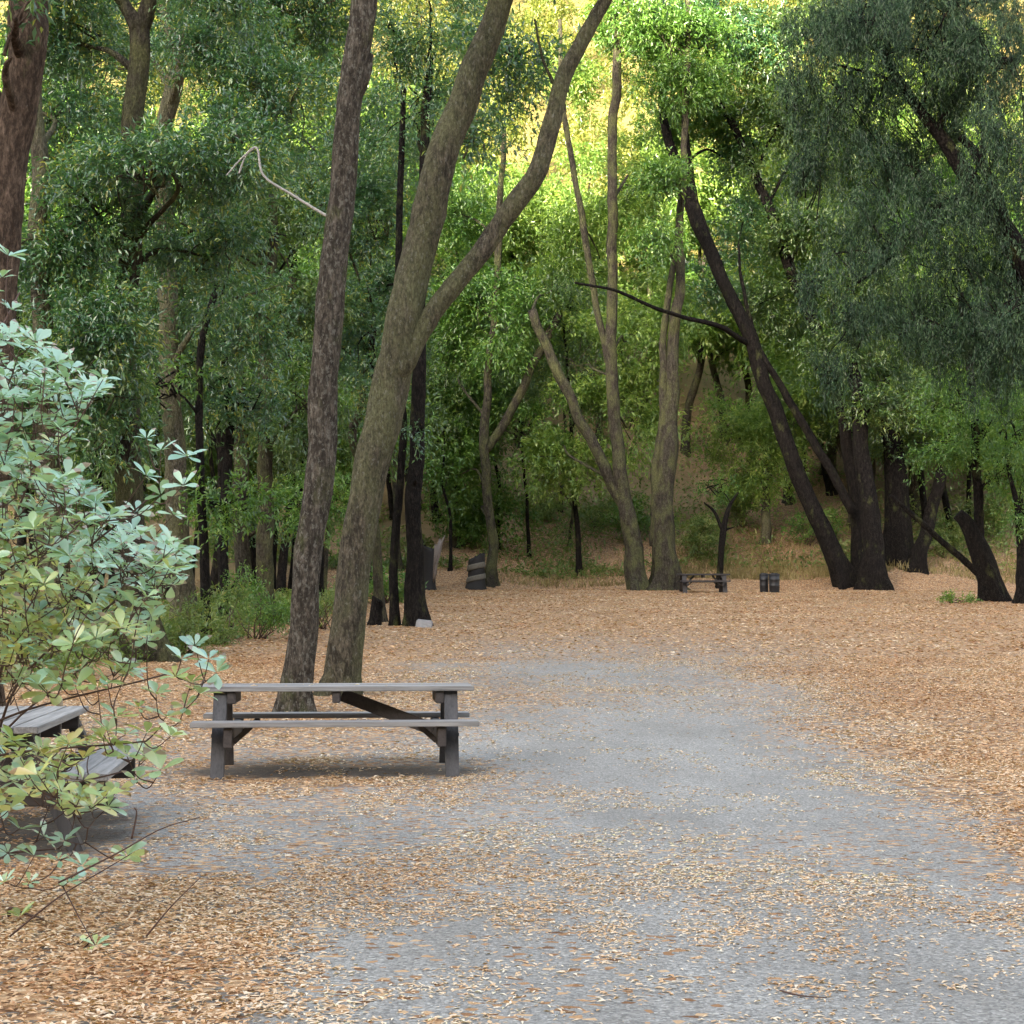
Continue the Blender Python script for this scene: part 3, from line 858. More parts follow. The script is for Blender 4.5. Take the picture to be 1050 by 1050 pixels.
# ---- copied trees: the wood behind
def proto_tree(name, label, group, h, seed, bark, leaf, leaf_l=.28, leaf_w=.095, per=330, low=0.25):
    rng = np.random.default_rng(seed)
    root = empty(name, (0, 0, -200), label, 'tree', group)
    g = Geo()
    lean = rng.normal(size=2) * 0.08
    zs = np.linspace(0, h, 7)
    P = np.stack([lean[0] * zs + rng.normal(size=7) * 0.15 * (zs > 0), lean[1] * zs + rng.normal(size=7) * 0.15 * (zs > 0), zs - 0.3], 1)
    R = np.linspace(0.21, 0.04, 7) * h / 13
    p, r = add_stem(g, P, R, seed, True, 10)
    B = []
    for k in range(9):
        z = h * rng.uniform(low, 1.0); a = rng.uniform(0, 6.28); rad = rng.uniform(0.2, 1.0) * h * 0.17
        c = np.array([lean[0] * z + math.cos(a) * rad, lean[1] * z + math.sin(a) * rad, z])
        B.append((c, np.array([1, 1, 0.8]) * h * rng.uniform(0.10, 0.16)))
        i = int(np.argmin(np.abs(p[:, 2] - z + rad * 0.8)))
        limb(g, p[i], c, 0.07, seed + k)
    V, T, A, _, _ = crown_cloud(B, per, leaf_l, leaf_w, 30, .65, .3, seed, .43)
    g.build('trunk', M[bark], root)
    mesh_np('crown', V, [T], M[leaf], root, A)
    return root


def copy_tree(root, loc, rz, sc):
    c = root.copy(); COL.objects.link(c)
    c.location = loc; c.rotation_euler = (0, 0, rz); c.scale = (sc, sc, sc)
    for ch in root.children:
        d = ch.copy(); COL.objects.link(d); d.parent = c
    return c


def place_all(protos, spots):
    used = set()
    rng = random.Random(5)
    for (u, Y, k, sc) in spots:
        p = gat(u, Y)
        r = protos[k]
        rz = rng.uniform(0, 6.28)
        if k not in used:
            used.add(k)
            r.location = p; r.rotation_euler = (0, 0, rz); r.scale = (sc,) * 3
        else:
            copy_tree(r, p, rz, sc)


PA = [proto_tree('slope_tree', 'leafy green tree on the slope behind the clearing', 'trees on the slope behind the clearing', 12, 40 + i, 'bark_grey', lf, per=300)
      for i, lf in enumerate(['leaf_green', 'leaf_light', 'leaf_green', 'leaf_light'])]
rr = random.Random(3)
spots = []
for i in range(46):
    u = -60 + 1170 * ((i * 0.618034) % 1.0)
    Y = 86 + 30 * rr.random() ** 1.1
    mid = 480 < u < 680
    if mid: Y = 99 + 14 * rr.random()
    sc = rr.uniform(1.0, 1.3) if mid else rr.uniform(1.2, 1.8)
    k = rr.choice([0, 1, 2, 3]) if not mid else rr.choice([1, 3])
    spots.append((u, Y, k, sc))
place_all(PA, spots)
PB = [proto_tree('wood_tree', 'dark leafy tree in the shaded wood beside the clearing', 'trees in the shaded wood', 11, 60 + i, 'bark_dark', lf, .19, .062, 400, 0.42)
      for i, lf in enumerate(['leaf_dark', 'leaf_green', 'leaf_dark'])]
spots = []
for i in range(22):
    u = -40 + 500 * ((i * 0.618034) % 1.0)
    Y = 54 + 26 * rr.random()
    if u > 380: Y = 84 + 8 * rr.random()
    spots.append((u, Y, i % 3, rr.uniform(0.85, 1.3)))
for i in range(12):
    u = 830 + 260 * ((i * 0.618034) % 1.0)
    spots.append((u, 86 + 12 * rr.random(), i % 3, rr.uniform(0.8, 1.2)))
place_all(PB, spots)

PC = [proto_tree('thin_tree', 'thin bare dark stem among the trees of the shaded wood', 'thin bare stems in the shaded wood', 11, 80 + i, ['bark_dark', 'bark_grey', 'bark_dark'][i], 'leaf_dark', .17, .055, 160, 0.55)
      for i in range(3)]
for r_ in PC:
    for ch in r_.children:
        if ch.name.startswith('trunk'): ch.scale = (0.62, 0.62, 1.0)
spots = []
for i in range(20):
    u = 60 + 560 * ((i * 0.618034 + .3) % 1.0)
    Y = 46 + 34 * rr.random() if u < 380 else 82 + 14 * rr.random()
    spots.append((u, Y, i % 3, rr.uniform(0.8, 1.35)))
place_all(PC, spots)

# ---- the far wooded hillside, one mass
def far_wood():
    rng = np.random.default_rng(77)
    B = []
    for i in range(330):
        Y = 112 + 150 * rng.random() ** 0.9
        x = rng.uniform(-0.33, 0.33) * Y
        z = g1(x, Y)
        h = rng.uniform(7, 12)
        for k in range(3):
            B.append((np.array([x + rng.normal() * 1.5, Y + rng.normal() * 1.5, z + h * (0.35 + 0.28 * k)]), np.array([1, 1, 0.9]) * rng.uniform(1.8, 3.0)))
    V, T, A, _, _ = crown_cloud(B, 24, .46, .17, 18, .95, .4, 77, .47)
    props(mesh_np('far_forest', V, [T], M['leaf_gold'], None, A), 'sunlit golden green woodland covering the far hillside', 'woodland', kind='stuff')


far_wood()

# ------------------------------------------------------------------ undergrowth and shrubs
def shrub(name, label, u, Y, rw, rh, leaf, seed, group='shrubs under the trees', per=900, ll=.11, lw=.035, cat='shrub'):
    b = gat(u, Y)
    root = empty(name, b, label, cat, group)
    rng = np.random.default_rng(seed)
    B = [(np.array([b.x + rng.normal() * rw * .4, b.y + rng.normal() * rw * .3, b.z + rh * rng.uniform(.35, .8)]), np.array([rw * .6, rw * .6, rh * .42])) for _ in range(4)]
    V, T, A, cc, tw = crown_cloud(B, per, ll, lw, 22, .3, -.1, seed, .4)
    ok = V[:, 2] > -50
    g = Geo()
    for q in rng.choice(len(cc), min(16, len(cc)), replace=False):
        limb(g, (b.x + rng.normal() * .08, b.y + rng.normal() * .08, b.z - .05), cc[q], .014, seed + int(q), .1, 5)
    g.build('stem', M['twig'], root, b)
    mesh_np('foliage', V, [T], M[leaf], root, A, False, b)


SH = [(225, 36, .9, 1.1, 'low leafy shrub at the wood edge left of the brown trunk'),
      (262, 38, .9, 1.3, 'taller feathery shrub at the wood edge left of the brown trunk'),
      (330, 42, .7, .9, 'low shrub showing between the two large trunks'),
      (185, 33, .8, .9, 'low shrub beneath the pale shrub tips at the wood edge'),
      (470, 86, 1.6, 1.8, 'green shrub behind the striped stump'),
      (545, 92, 2.2, 1.4, 'green shrub low on the mound left of the bent sapling'),
      (610, 91, 1.6, 1.2, 'green shrub on the mound near the leaning mossy stem'),
      (650, 88, 1.5, 1.8, 'green shrub behind the foot of the tall pale trunk'),
      (715, 84, 1.5, 1.9, 'leafy green shrub between the stout trunk and the sapling'),
      (760, 90, 1.5, 2.4, 'green shrub on the slope right of the crooked sapling'),
      (830, 86, 1.3, 1.6, 'brownish shrub left of the foot of the long leaning trunk'),
      (968, 84, 1.8, 1.6, 'low green shrub between the dark trunks and the broken trunk'),
      (1000, 88, 1.9, 2.4, 'green shrub behind the crooked broken trunk'),
      (395, 60, 1.2, 1.2, 'green shrub behind the burnt pair of trunks')]
for i, (u, Y, rw, rh, lb) in enumerate(SH):
    shrub('shrub', lb, u, Y, rw, rh, ['leaf_low', 'leaf_green', 'leaf_low'][i % 3], 200 + i, per=700 if Y < 50 else 330, ll=.10 if Y < 50 else .18, lw=.03 if Y < 50 else .06)
shrub('moss_tuft', 'bright yellow green weed tuft at the foot of the broken trunk', 976, 60, .45, .22, 'leaf_light', 260, None, 700, .12, .05, 'weeds')


def undergrowth():
    rng = np.random.default_rng(5)
    n = 60000
    # left wood floor, bank behind the clearing
    n1 = 26000
    Y1 = rng.uniform(26, 60, n1); x1 = -(0.055 * (Y1 - 24) * -1 + 6.6) - rng.exponential(3.0, n1)
    n2 = 90000
    Y2 = 82 + rng.exponential(11, n2); x2 = rng.uniform(-0.3, 0.32, n2) * Y2
    x = np.concatenate([x1, x2]); y = np.concatenate([Y1, Y2])
    far = np.concatenate([np.zeros(n1), np.ones(n2)])
    dens = fbm(x * .35, y * .35, 0, 21, 3)
    k = dens + rng.normal(size=len(x)) * .06 > np.where(far > 0, 0.50, 0.42)
    x, y, far, dens = x[k], y[k], far[k], dens[k]
    m = len(x)
    z = gz(x, y) + rng.random(m) * np.where(far > 0, .25 + 9.0 * np.clip(dens - .5, 0, .25) * sstep(83, 90, y), .5)
    uu, vv = uv_of(x, y, z)
    keep = (far < .5) | ~((uu > 745) & (uu < 850) & (vv > 500) & (rng.random(m) < .8))
    keep &= (far < .5) | ~((uu > 500) & (uu < 640) & (y < 88) & (rng.random(m) < .4))
    x, y, z, far, dens = x[keep], y[keep], z[keep], far[keep], dens[keep]
    m = len(x)
    D = unit(np.stack([rng.normal(size=m), rng.normal(size=m), np.abs(rng.normal(size=m)) * .9 + .1], 1))
    N = unit(np.stack([rng.normal(size=m) * .5, rng.normal(size=m) * .5, np.ones(m)], 1))
    L = np.where(far > 0, .24, .14) * rng.uniform(.6, 1.4, m)
    V, T, A = leaf_mesh(np.stack([x, y, z], 1), D, N, L, L * .33, rng.random(m), vnoise(x * .6, y * .6, 0, 4))
    props(mesh_np('undergrowth', V, [T], M['leaf_low'], None, A), 'low green undergrowth on the wood floor and the bank', 'undergrowth', kind='stuff')
    # dry grass along the back edge
    n3 = 9000
    u = np.concatenate([rng.uniform(500, 660, n3 // 9), rng.uniform(690, 880, n3 // 2), rng.uniform(900, 1060, n3 // 6)])
    y = 80.5 + rng.exponential(2.8, len(u)); x = (u - 525) / F * y
    m = len(u)
    z = gz(x, y) - .02
    D = unit(np.stack([rng.normal(size=m) * .3, rng.normal(size=m) * .3, np.ones(m)], 1))
    N = unit(np.stack([rng.normal(size=m), rng.normal(size=m), np.zeros(m)], 1))
    V, T, A = leaf_mesh(np.stack([x, y, z], 1), D, N, rng.uniform(.12, .42, m) * (.5 + vnoise(x * 1.2, y * .8, 0, 8)), .05, rng.random(m), vnoise(x, y, 0, 4))
    props(mesh_np('dry_grass', V, [T], M['grass_dry'], None, A), 'dry straw coloured grass along the back edge of the clearing', 'grass', kind='stuff')


undergrowth()

# ------------------------------------------------------------------ leaf litter
def leaf_litter():
    rng = np.random.default_rng(9)
    XS, YS, LS = [], [], []
    for (y0, y1, n, l0) in ((5.6, 10, 66000, .040), (10, 17, 100000, .045), (17, 32, 130000, .058), (32, 80, 100000, .115)):
        # uniform over area of the visible fan, a little wider
        y = np.sqrt(rng.uniform(y0 ** 2, y1 ** 2, n)); x = rng.uniform(-0.33, 0.33, n) * y
        d = litter(x, y)
        clump = fbm(x * 1.1, y * 0.8, 0, 41, 3) * .6 + fbm(x * 4.5, y * 3.2, 0, 43, 2) * .4
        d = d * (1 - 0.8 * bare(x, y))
        p = np.clip(d * 1.0 + (clump - .5) * 4.4 * (1 - np.abs(d - .5)), 0.03, 1) ** 1.35
        p *= np.where(d < .6, .58 + .42 * (np.clip(d, 0, .6) / .6) ** 1.2, 1.0)
        k = rng.random(n) < p
        XS.append(x[k]); YS.append(y[k]); LS.append(np.full(k.sum(), l0))
    x, y, l = np.concatenate(XS), np.concatenate(YS), np.concatenate(LS)
    m = len(x)
    cov = litter(x, y)
    z = gz(x, y) + rng.uniform(.002, .006, m) + rng.random(m) * .018 * cov ** 2
    # a few more lie on the near table top and its seats
    n4 = 26
    p4, q4 = rng.uniform(-1.15, 1.15, n4), rng.uniform(-.33, .33, n4)
    q4[18:] = .655 * rng.choice([-1, 1], 8) + rng.uniform(-.12, .12, 8)
    c5, s5 = math.cos(math.radians(5)), math.sin(math.radians(5))
    tz = np.where(np.abs(q4) < .5, .7665, .484)
    x = np.concatenate([x, -1.576 + p4 * c5 - q4 * s5]); y = np.concatenate([y, 15.85 + p4 * s5 + q4 * c5])
    z = np.concatenate([z, g1(-1.56, 15.85) + tz]); l = np.concatenate([l, np.full(n4, .05)])
    m = len(x)
    a = rng.uniform(0, 2 * math.pi, m)
    D = np.stack([np.cos(a), np.sin(a), rng.normal(size=m) * .10], 1)
    tl = .07 + .17 * litter(x, y)
    N = unit(np.stack([rng.normal(size=m) * tl, rng.normal(size=m) * tl, np.ones(m)], 1))
    L = l * (.55 + .75 * rng.random(m) ** 1.5) * np.where(litter(x, y) < .55, .9, 1.05)
    V, T, A = leaf_mesh(np.stack([x, y, z], 1), D, N, L, L * rng.uniform(.26, .45, m), rng.random(m), np.clip(fbm(x * .7, y * .7, 0, 51, 2) * 1.3 - .24 + .62 * (1 - litter(x, y)), 0, 1), None, rng.uniform(-.2, .3, m)[:, None])
    props(mesh_np('fallen_leaves', V, [T], M['litter'], None, A), 'dry tan and orange fallen leaves strewn over the gravel', 'fallen leaves', kind='stuff')


leaf_litter()

# ------------------------------------------------------------------ picnic tables
def beam_mesh(parts, bev=0.006):
    """parts: list of (centre, size, 3x3 rotation or None); returns a bmesh of bevelled boards"""
    bm = bmesh.new()
    for c, s, rot in parts:
        r = bmesh.ops.create_cube(bm, size=1.0)
        mt = Matrix.Translation(c) @ (rot.to_4x4() if rot is not None else Matrix()) @ Matrix.Diagonal((*s, 1))
        bmesh.ops.transform(bm, matrix=mt, verts=r['verts'])
    bmesh.ops.bevel(bm, geom=bm.edges[:], offset=bev, segments=2, affect='EDGES', clamp_overlap=True)
    return bm


def bm_obj(name, bm, mat, parent):
    me = bpy.data.meshes.new(name)
    bm.to_mesh(me); bm.free()
    me.materials.append(mat)
    o = bpy.data.objects.new(name, me)
    COL.objects.link(o)
    o.parent = parent
    return o


def strut(p, q, th, wd):
    """board from p to q: th across x (or y), wd across"""
    p, q = Vector(p), Vector(q)
    d = q - p
    zq = d.normalized()
    xq = Vector((1, 0, 0)) if abs(zq.x) < 0.7 else Vector((0, 1, 0))
    yq = zq.cross(xq).normalized(); xq = yq.cross(zq).normalized()
    rot = Matrix((xq, yq, zq)).transposed()
    return ((p + q) / 2, (th, wd, d.length), rot)


def picnic_table(label, loc, rz, L=2.42, Ls=2.46, legx=1.01, braces='right', seed=0, tk=1.0, wood=('wood_x', 'wood_z', 'wood_y')):
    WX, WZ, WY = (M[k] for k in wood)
    t = empty('picnic_table', loc, label, 'picnic table', 'picnic tables', rz)
    rng = random.Random(seed)
    top = []
    nb, wb = 5, 0.146
    for i in range(nb):
        y = (i - (nb - 1) / 2) * (wb + 0.009)
        top.append((Vector((rng.uniform(-.006, .006), y, 0.742 + rng.uniform(-.0015, .0015))), (L, wb, 0.042 * tk), Matrix.Rotation(rng.uniform(-.002, .002), 3, 'Z')))
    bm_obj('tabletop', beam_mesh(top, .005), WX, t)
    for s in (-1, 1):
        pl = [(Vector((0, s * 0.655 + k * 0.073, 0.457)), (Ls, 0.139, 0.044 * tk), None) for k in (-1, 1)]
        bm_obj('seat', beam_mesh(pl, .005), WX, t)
    for e in (-1, 1):
        x = e * legx
        xb = x - e * 0.098
        for s in (-1, 1):
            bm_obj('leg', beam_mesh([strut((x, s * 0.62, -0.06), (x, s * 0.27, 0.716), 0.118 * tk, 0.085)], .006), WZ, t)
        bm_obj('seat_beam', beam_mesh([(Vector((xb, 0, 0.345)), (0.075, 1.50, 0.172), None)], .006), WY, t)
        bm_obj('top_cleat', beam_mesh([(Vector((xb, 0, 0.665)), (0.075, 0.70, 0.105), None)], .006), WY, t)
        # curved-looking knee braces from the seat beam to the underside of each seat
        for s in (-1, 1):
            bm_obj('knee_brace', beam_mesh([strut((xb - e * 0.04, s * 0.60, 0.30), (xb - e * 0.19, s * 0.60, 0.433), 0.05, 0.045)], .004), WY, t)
        for s in (-1, 1):
            bm_obj('bolt', beam_mesh([(Vector((x + e * 0.061, s * 0.455, 0.345)), (0.008, 0.03, 0.03), None)], .002), M['iron'], t)
    bm_obj('top_cleat', beam_mesh([(Vector((0.0, 0, 0.668)), (0.07, 0.70, 0.10), None)], .006), WY, t)
    if braces in ('right', 'both'):
        bm_obj('brace', beam_mesh([strut((0.045, 0.0, 0.675), (legx - 0.14, 0.0, 0.36), 0.06, 0.115)], .005), WY, t)
    if braces == 'both':
        bm_obj('brace', beam_mesh([strut((-0.045, 0.0, 0.675), (-legx + 0.14, 0.0, 0.36), 0.06, 0.115)], .005), WY, t)
    if braces == 'ends':
        for e in (-1, 1):
            bm_obj('brace', beam_mesh([strut((e * (legx - .45), 0.0, 0.70), (e * (legx - 0.10), 0.0, 0.30), 0.07, 0.13)], .005), WY, t)
    return t


tx, ty = (346 - 525) / F * 15.85, 15.85
picnic_table('grey weathered wooden picnic table in front of the two large trunks', (tx, ty, g1(tx, ty)), math.radians(5.0))
picnic_table('grey weathered picnic table half hidden behind the pale leafy shrub', (-3.36, 11.75, g1(-3.36, 11.75)), math.radians(96.5), braces='both', seed=4)
p = gat(721, 73.0)
picnic_table('small dark picnic table far off at the back of the clearing', (p.x, p.y, p.z), math.radians(2), L=2.15, Ls=2.05, legx=0.83, braces='ends', seed=5, tk=1.5, wood=('wood_far',) * 3)

# ------------------------------------------------------------------ bins, stumps, stone, twig
def lathe(name, prof, mat, parent, seg=28, loc=(0, 0, 0)):
    a = np.linspace(0, 2 * math.pi, seg, endpoint=False)
    pr = np.array(prof, float)
    V = np.stack([pr[:, 0:1] * np.cos(a) + loc[0], pr[:, 0:1] * np.sin(a) + loc[1], np.repeat(pr[:, 1:2], seg, 1) + loc[2]], -1).reshape(-1, 3)
    n = len(pr)
    i = np.arange(n - 1)[:, None] * seg; j = np.arange(seg)[None]; k = (j + 1) % seg
    Q = np.stack([i + j, i + k, i + seg + k, i + seg + j], -1).reshape(-1, 4)
    return mesh_np(name, V, [Q], mat, parent, None, True)


def trash_can(u, Y, rad, label):
    p = gat(u, Y)
    t = empty('trash_can', p, label, 'bin', 'black bins by the far table')
    h = .76
    lathe('body', [(0.001, -.02), (rad * .93, -.02), (rad * .95, .02), (rad * .97, .25), (rad * 1.0, .26), (rad * 1.0, .29), (rad * .97, .30), (rad * .98, .50), (rad * 1.01, .51), (rad * 1.01, .54), (rad * .98, .55), (rad * .99, h - .06), (rad * .9, h - .06)], M['can'], t)
    lathe('lid', [(rad * .9, h - .06), (rad * 1.04, h - .055), (rad * 1.05, h - .02), (rad * .98, h + .0), (rad * .5, h + .035), (.001, h + .04)], M['can'], t)
    return t


trash_can(783.5, 73.2, .185, 'black bin nearer the far table, left of its twin')
trash_can(794.0, 72.9, .225, 'wider black bin farther from the table, right of its twin')


def stump(name, label, u, Y, wpx, hpx, lean, cut, seed, mat, bands=None, split=None):
    p = gat(u, Y)
    t = empty(name, p, label, 'stump')
    r = wpx * .5 * Y / F; h = hpx * Y / F
    g = Geo()
    n, s = 22, 18
    zs = np.linspace(-.2, h, n)
    P = np.stack([lean * np.clip(zs, 0, None), 0 * zs, zs], 1)
    R = r * (1 + .35 * np.exp(-np.clip(zs, 0, None) / (r * .8)))
    g.tube(P, R, s, .14, seed)
    V = np.vstack(g.V)
    top = V[:, 2] > h * .72      # slanted, ragged break
    ragged = cut * (V[:, 0] - lean * h) + .25 * r * np.sin(V[:, 0] * 23 + V[:, 1] * 31)
    V[:, 2] = np.where(V[:, 2] > 0, V[:, 2] + (V[:, 2] / h) ** 2 * ragged, V[:, 2])
    g.V = [V]
    g.build('trunk', M[mat], t)
    if bands:
        for (z0, z1) in bands:
            gb = Geo()
            zz = np.linspace(z0 * h, z1 * h, 4)
            rr2 = r * (1 + .35 * np.exp(-zz / (r * .8))) + .035
            PP = np.stack([lean * zz, 0 * zz, zz], 1)
            gb.tube(PP, rr2, s, .12, seed)
            Vb = np.vstack(gb.V)
            Vb[:, 2] += cut * .45 * (Vb[:, 0] - lean * zz.mean())
            gb.V = [Vb]
            gb.build('band', M['ash_band'], t)
    if split:
        n = len(split)
        o2 = np.array(split)
        fr = np.stack([o2[:, 0], np.full(n, -.26) + .05 * np.sin(o2[:, 1] * 9), o2[:, 1]], 1)
        bk = fr + np.array([.03, .14, 0])
        a = np.arange(n); b2 = (a + 1) % n
        mesh_np('split_wood', np.vstack([fr, bk]), [np.stack([a, b2, b2 + n, a + n], 1), np.arange(n)[None, ::-1].copy(), (np.arange(n) + n)[None]], M['pale_wood'], t)
    return t


stump('burnt_stump', 'black burnt stump ringed with pale bands beside the thin pale tree', 488, 79.2, 17, 32, .02, .55, 3, 'char', [(.25, .42), (.62, .80)])
sY = 79.0 / F
stump('broken_stump', 'dark broken stump with a pale split face right of the burnt trunk', 439, 78.5, 14, 42, .03, -.3, 5, 'char', None,
      [(.24, .30), (.36, .72), (.40, 1.15), (.54, 1.6), (.62, 2.1), (.74, 2.45), (.58, 2.15), (.50, 2.3), (.40, 1.95), (.30, 2.05), (.24, 1.6), (.12, 1.45), (.16, 1.0), (.20, .8)])
stump('tree_stump', 'low dark ragged stump behind the forked mossy trunk', 384, 44.5, 12, 26, .12, -.5, 6, 'bark_dark')

p = gat(435, 43.3)
st = empty('flat_stone', p, 'pale grey stone slab at the foot of the burnt trunk', 'stone')
bm = bmesh.new()
bmesh.ops.create_cube(bm, size=1)
bmesh.ops.transform(bm, matrix=Matrix.Rotation(.12, 4, 'Y') @ Matrix.Diagonal((.40, .22, .22, 1)), verts=bm.verts)
bmesh.ops.bevel(bm, geom=bm.edges[:], offset=.03, segments=2, affect='EDGES')
bmesh.ops.subdivide_edges(bm, edges=bm.edges[:], cuts=2, use_grid_fill=True)
for v in bm.verts:
    v.co += Vector((random.uniform(-1, 1), random.uniform(-1, 1), random.uniform(-1, 1))) * .009
    v.co.z += .07
bm_obj('slab', bm, M['stone'], st)

for (pts, lb) in (([(800, 1012), (822, 1017), (848, 1019)], 'thin dark twig lying on the gravel near the bottom of the photo'),):
    W = []
    for (u, v) in pts:
        Y = F * HC / (v - HORIZON)
        q = gat(u, Y); W.append((q.x, q.y, q.z + .008))
    g = Geo(); g.tube(spline(np.array(W), 10), np.linspace(.0045, .002, 10), 6, .1, 1)
    props(g.build('twig', M['twig']), lb, 'twig')

# ------------------------------------------------------------------ the pale shrub in the left foreground
AZ_T = np.array([0, .22, .45, .66, .84, 1.0])
AZ_W = np.array([.05, .42, .82, 1.0, .72, .02])


def azalea_leaves(centres, axes, cols, size, rng):
    """whorls of obovate leaves"""
    VV, QQ, AA, n0 = [], [], [], 0
    for c, ax, cl, sz in zip(centres, axes, cols, size):
        ax = unit(np.asarray(ax, float))
        e1 = unit(np.cross(ax, [0.3, 1, 0.2])); e2 = np.cross(ax, e1)
        k = rng.integers(6, 9)
        a0 = rng.uniform(0, 6.28)
        for i in range(k):
            a = a0 + i * 2 * math.pi / k + rng.normal() * .18
            el = rng.uniform(.05, .75)
            out = e1 * math.cos(a) + e2 * math.sin(a)
            d = unit(out * math.cos(el) + ax * math.sin(el))
            nrm = unit(ax * math.cos(el) - out * math.sin(el) + rng.normal(size=3) * .15)
            s = unit(np.cross(d, nrm))
            L = sz * rng.uniform(.7, 1.2); Wd = L * rng.uniform(.34, .47)
            cv = rng.uniform(.05, .5); fold = rng.uniform(.05, .35)
            t = AZ_T[:, None]
            mid = c + d * (t * L + .008) - nrm * (cv * L * t ** 2 * .5)
            hw = (AZ_W * Wd * .5)[:, None]
            lf = mid + s * hw + nrm * hw * fold; rt = mid - s * hw + nrm * hw * fold
            V = np.stack([lf, mid, rt], 1).reshape(-1, 3)
            b = np.arange(5)[:, None] * 3
            Q = np.concatenate([b + np.array([[0, 1, 4, 3]]), b + np.array([[1, 2, 5, 4]])], 0)
            A = np.ones((6, 3, 4)); A[..., 0] = rng.random(); A[..., 1] = np.clip(cl + rng.normal() * .12, 0, 1); A[..., 2] = AZ_T[:, None]
            VV.append(V); QQ.append(Q + n0); AA.append(A.reshape(-1, 4)); n0 += len(V)
    return np.vstack(VV), np.vstack(QQ), np.vstack(AA)


def inside(px, py, poly):
    c = False
    n = len(poly)
    for i in range(n):
        x1, y1 = poly[i]; x2, y2 = poly[(i + 1) % n]
        if (y1 > py) != (y2 > py) and px < (x2 - x1) * (py - y1) / (y2 - y1) + x1: c = not c
    return c


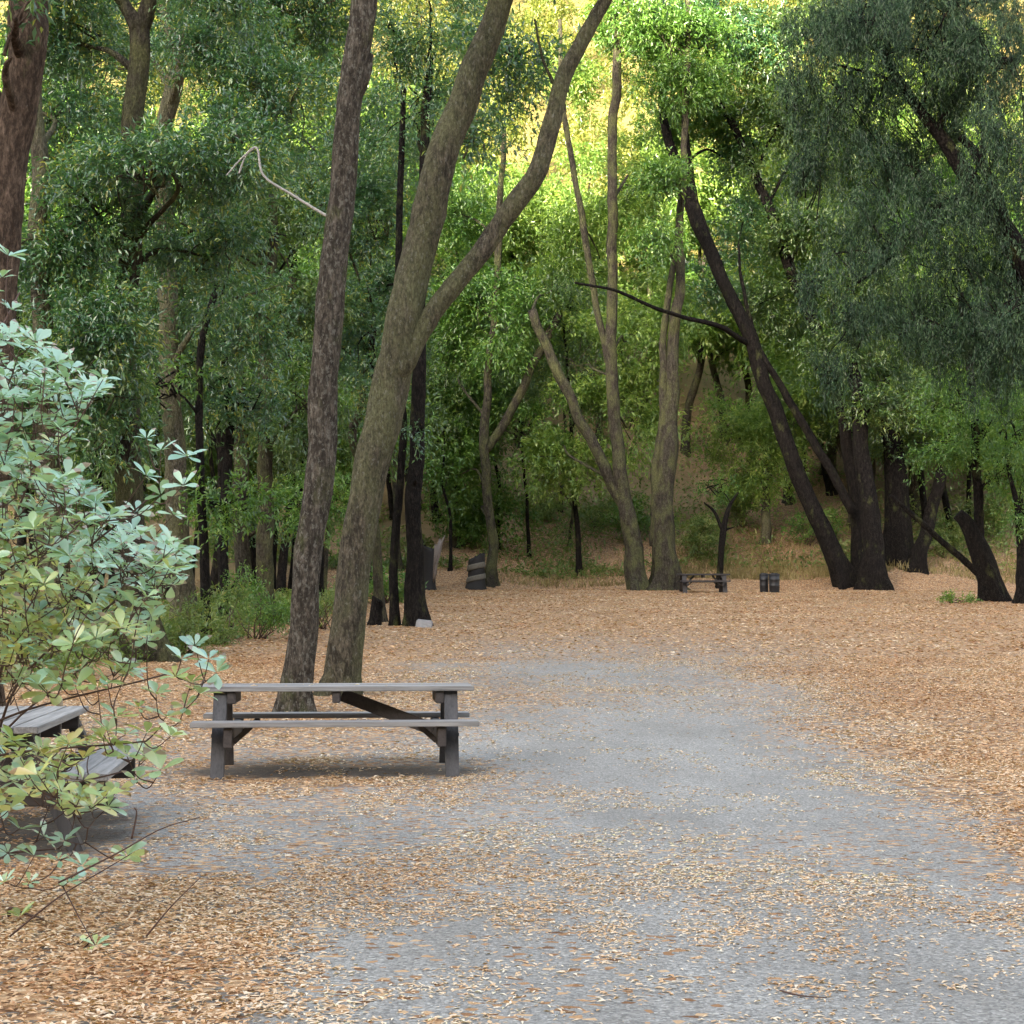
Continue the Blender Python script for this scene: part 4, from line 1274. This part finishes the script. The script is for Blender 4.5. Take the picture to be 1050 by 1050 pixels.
def azalea():
    rng = np.random.default_rng(21)
    base = gat(-48, 8.3)
    root = empty('azalea_shrub', base, 'large pale blue green leafy shrub with yellowing lower leaves at the left edge', 'shrub')
    pts = []
    ex = [(8, 262, .1), (2, 285, .1), (12, 318, .1), (-15, 300, .1),
          (165, 462, .05), (192, 468, .05), (150, 488, .1), (188, 498, .1), (140, 526, .15), (178, 528, .15), (165, 508, .1), (150, 450, .05),
          (75, 497, .1), (98, 516, .1), (58, 515, .1), (160, 557, .12), (178, 562, .1), (125, 558, .12), (188, 580, .12), (150, 590, .2), (110, 575, .2), (172, 600, .2),
          (120, 612, .1), (138, 622, .1), (40, 628, .2), (155, 632, .25), (100, 640, .35),
          (200, 662, .1), (214, 676, .12), (186, 676, .2), (222, 690, .25), (180, 694, .55), (196, 700, .6), (160, 712, .55), (170, 735, .6), (142, 726, .55), (150, 752, .6),
          (110, 750, .65), (40, 770, .6), (112, 762, .65), (85, 778, .7), (60, 790, .65), (22, 788, .6), (150, 775, .5), (140, 800, .45), (165, 790, .55), (120, 812, .8), (95, 826, .85), (75, 832, .85), (14, 760, .5),
          (20, 850, .05), (45, 858, .05), (66, 862, .05), (35, 878, .08), (60, 882, .1), (84, 888, .1), (8, 875, .1),
          (60, 700, .5), (110, 700, .4), (130, 690, .3), (100, 705, .5), (25, 696, .5), (205, 712, .6), (190, 725, .6), (175, 755, .55), (120, 735, .6), (30, 815, .7), (10, 830, .6), (55, 815, .75), (85, 800, .7), (130, 775, .6), (5, 905, .3), (30, 905, .3), (70, 905, .25), (10, 800, .6),
          (85, 990, .5), (130, 878, .6), (98, 970, .6), (20, 940, .6), (45, 1000, .8)]
    for (u, v, c) in ex:
        pts.append((u, v, c, rng.uniform(7.6, 8.4)))
    polyA = [(-60, 330), (30, 345), (70, 368), (112, 380), (110, 402), (82, 430), (70, 462), (52, 478), (90, 500), (112, 520), (140, 548), (180, 556), (188, 585), (165, 622), (130, 645), (60, 670), (-60, 700)]
    polyB = [(-60, 660), (60, 655), (120, 640), (165, 640), (150, 690), (90, 705), (40, 712), (-60, 720)]
    polyC = [(-60, 720), (20, 725), (120, 745), (160, 770), (110, 830), (30, 835), (-60, 840)]
    for poly, n, ylow in ((polyA, 540, 0), (polyB, 60, .5), (polyC, 80, .72)):
        k = 0
        while k < n:
            u, v = rng.uniform(-60, 190), rng.uniform(330, 845)
            if not inside(u, v, poly): continue
            if (u < 102 and 712 < v < 758) or (70 < u < 146 and 766 < v < 815): continue     # openings where the table shows through
            k += 1
            c = np.clip((v - 420) / 300 + rng.normal() * .2 - (0.25 if u > 60 else 0), .02, .95) if ylow == 0 else np.clip(ylow + rng.normal() * .2, .05, 1)
            if ylow == 0 and v < 450: c = abs(rng.normal()) * .12
            pts.append((u, v, c, rng.uniform(7.5, 9.3)))
    C = np.array([list(at(u, v, d)) for (u, v, c, d) in pts])
    cols = [p[2] for p in pts]
    ax = np.stack([rng.normal(size=len(C)) * .28 + .18, rng.normal(size=len(C)) * .28 - .22, np.ones(len(C))], 1)
    size = rng.uniform(.062, .115, len(C))
    # woody stems: main stems from the base, shoots from the nearest stem to each whorl
    g = Geo()
    mains = []
    for tgt in [(5, 420), (60, 420), (20, 560), (100, 520), (140, 600), (165, 500), (175, 690), (90, 680), (130, 790), (150, 760), (60, 870), (30, 650), (100, 960), (20, 300), (-40, 380), (-40, 520), (-30, 640)]:
        q = np.array(at(tgt[0], tgt[1], rng.uniform(8.0, 8.9)))
        b = np.array(base) + rng.normal(size=3) * np.array([.2, .25, 0]) - np.array([0.15, 0, .04])
        d = q - b
        m = b + d * .5 + np.array([-.15 * abs(d[0]) - .05, 0, .18 * np.linalg.norm(d)])
        p = spline(np.array([b, b + d * .22 + np.array([-.1, 0, .1]), m, q]), 22)
        g.tube(p, np.linspace(.011, .004, 22), 7, .1, len(mains))
        mains.append(p)
    mp = np.vstack(mains)
    order = np.argsort([np.linalg.norm(mp - c, axis=1).min() for c in C])
    for q in order:
        c, a_ = C[q], unit(ax[q])
        dd = np.linalg.norm(mp - (c - a_ * .12), axis=1) + .25 * np.clip(mp[:, 2] - c[2], 0, None)
        b0 = mp[int(np.argmin(dd))]
        m = (b0 + c) / 2 - a_ * .04 + rng.normal(size=3) * .015
        pp = spline(np.array([b0, m, c]), 8)
        g.tube(pp, np.linspace(.0038, .0019, 8), 5)
        mp = np.vstack([mp, pp[2:7]])
    for tw in ([(60, 905), (120, 875), (165, 850), (205, 838)], [(10, 960), (60, 920), (110, 890), (135, 875)], [(135, 860), (140, 835), (138, 828)], [(60, 1000), (85, 965), (105, 955)], [(150, 960), (175, 930), (205, 900)]):
        p = spline(np.array([list(at(u, v, 7.7)) for (u, v) in tw]), 12)
        g.tube(p, np.linspace(.005, .0018, 12), 5)
    g.build('stem', M['twig'], root, base)
    V, Q, A = azalea_leaves(C, ax, cols, size, rng)
    mesh_np('foliage', V, [Q], M['azalea'], root, A, True, base)


azalea()
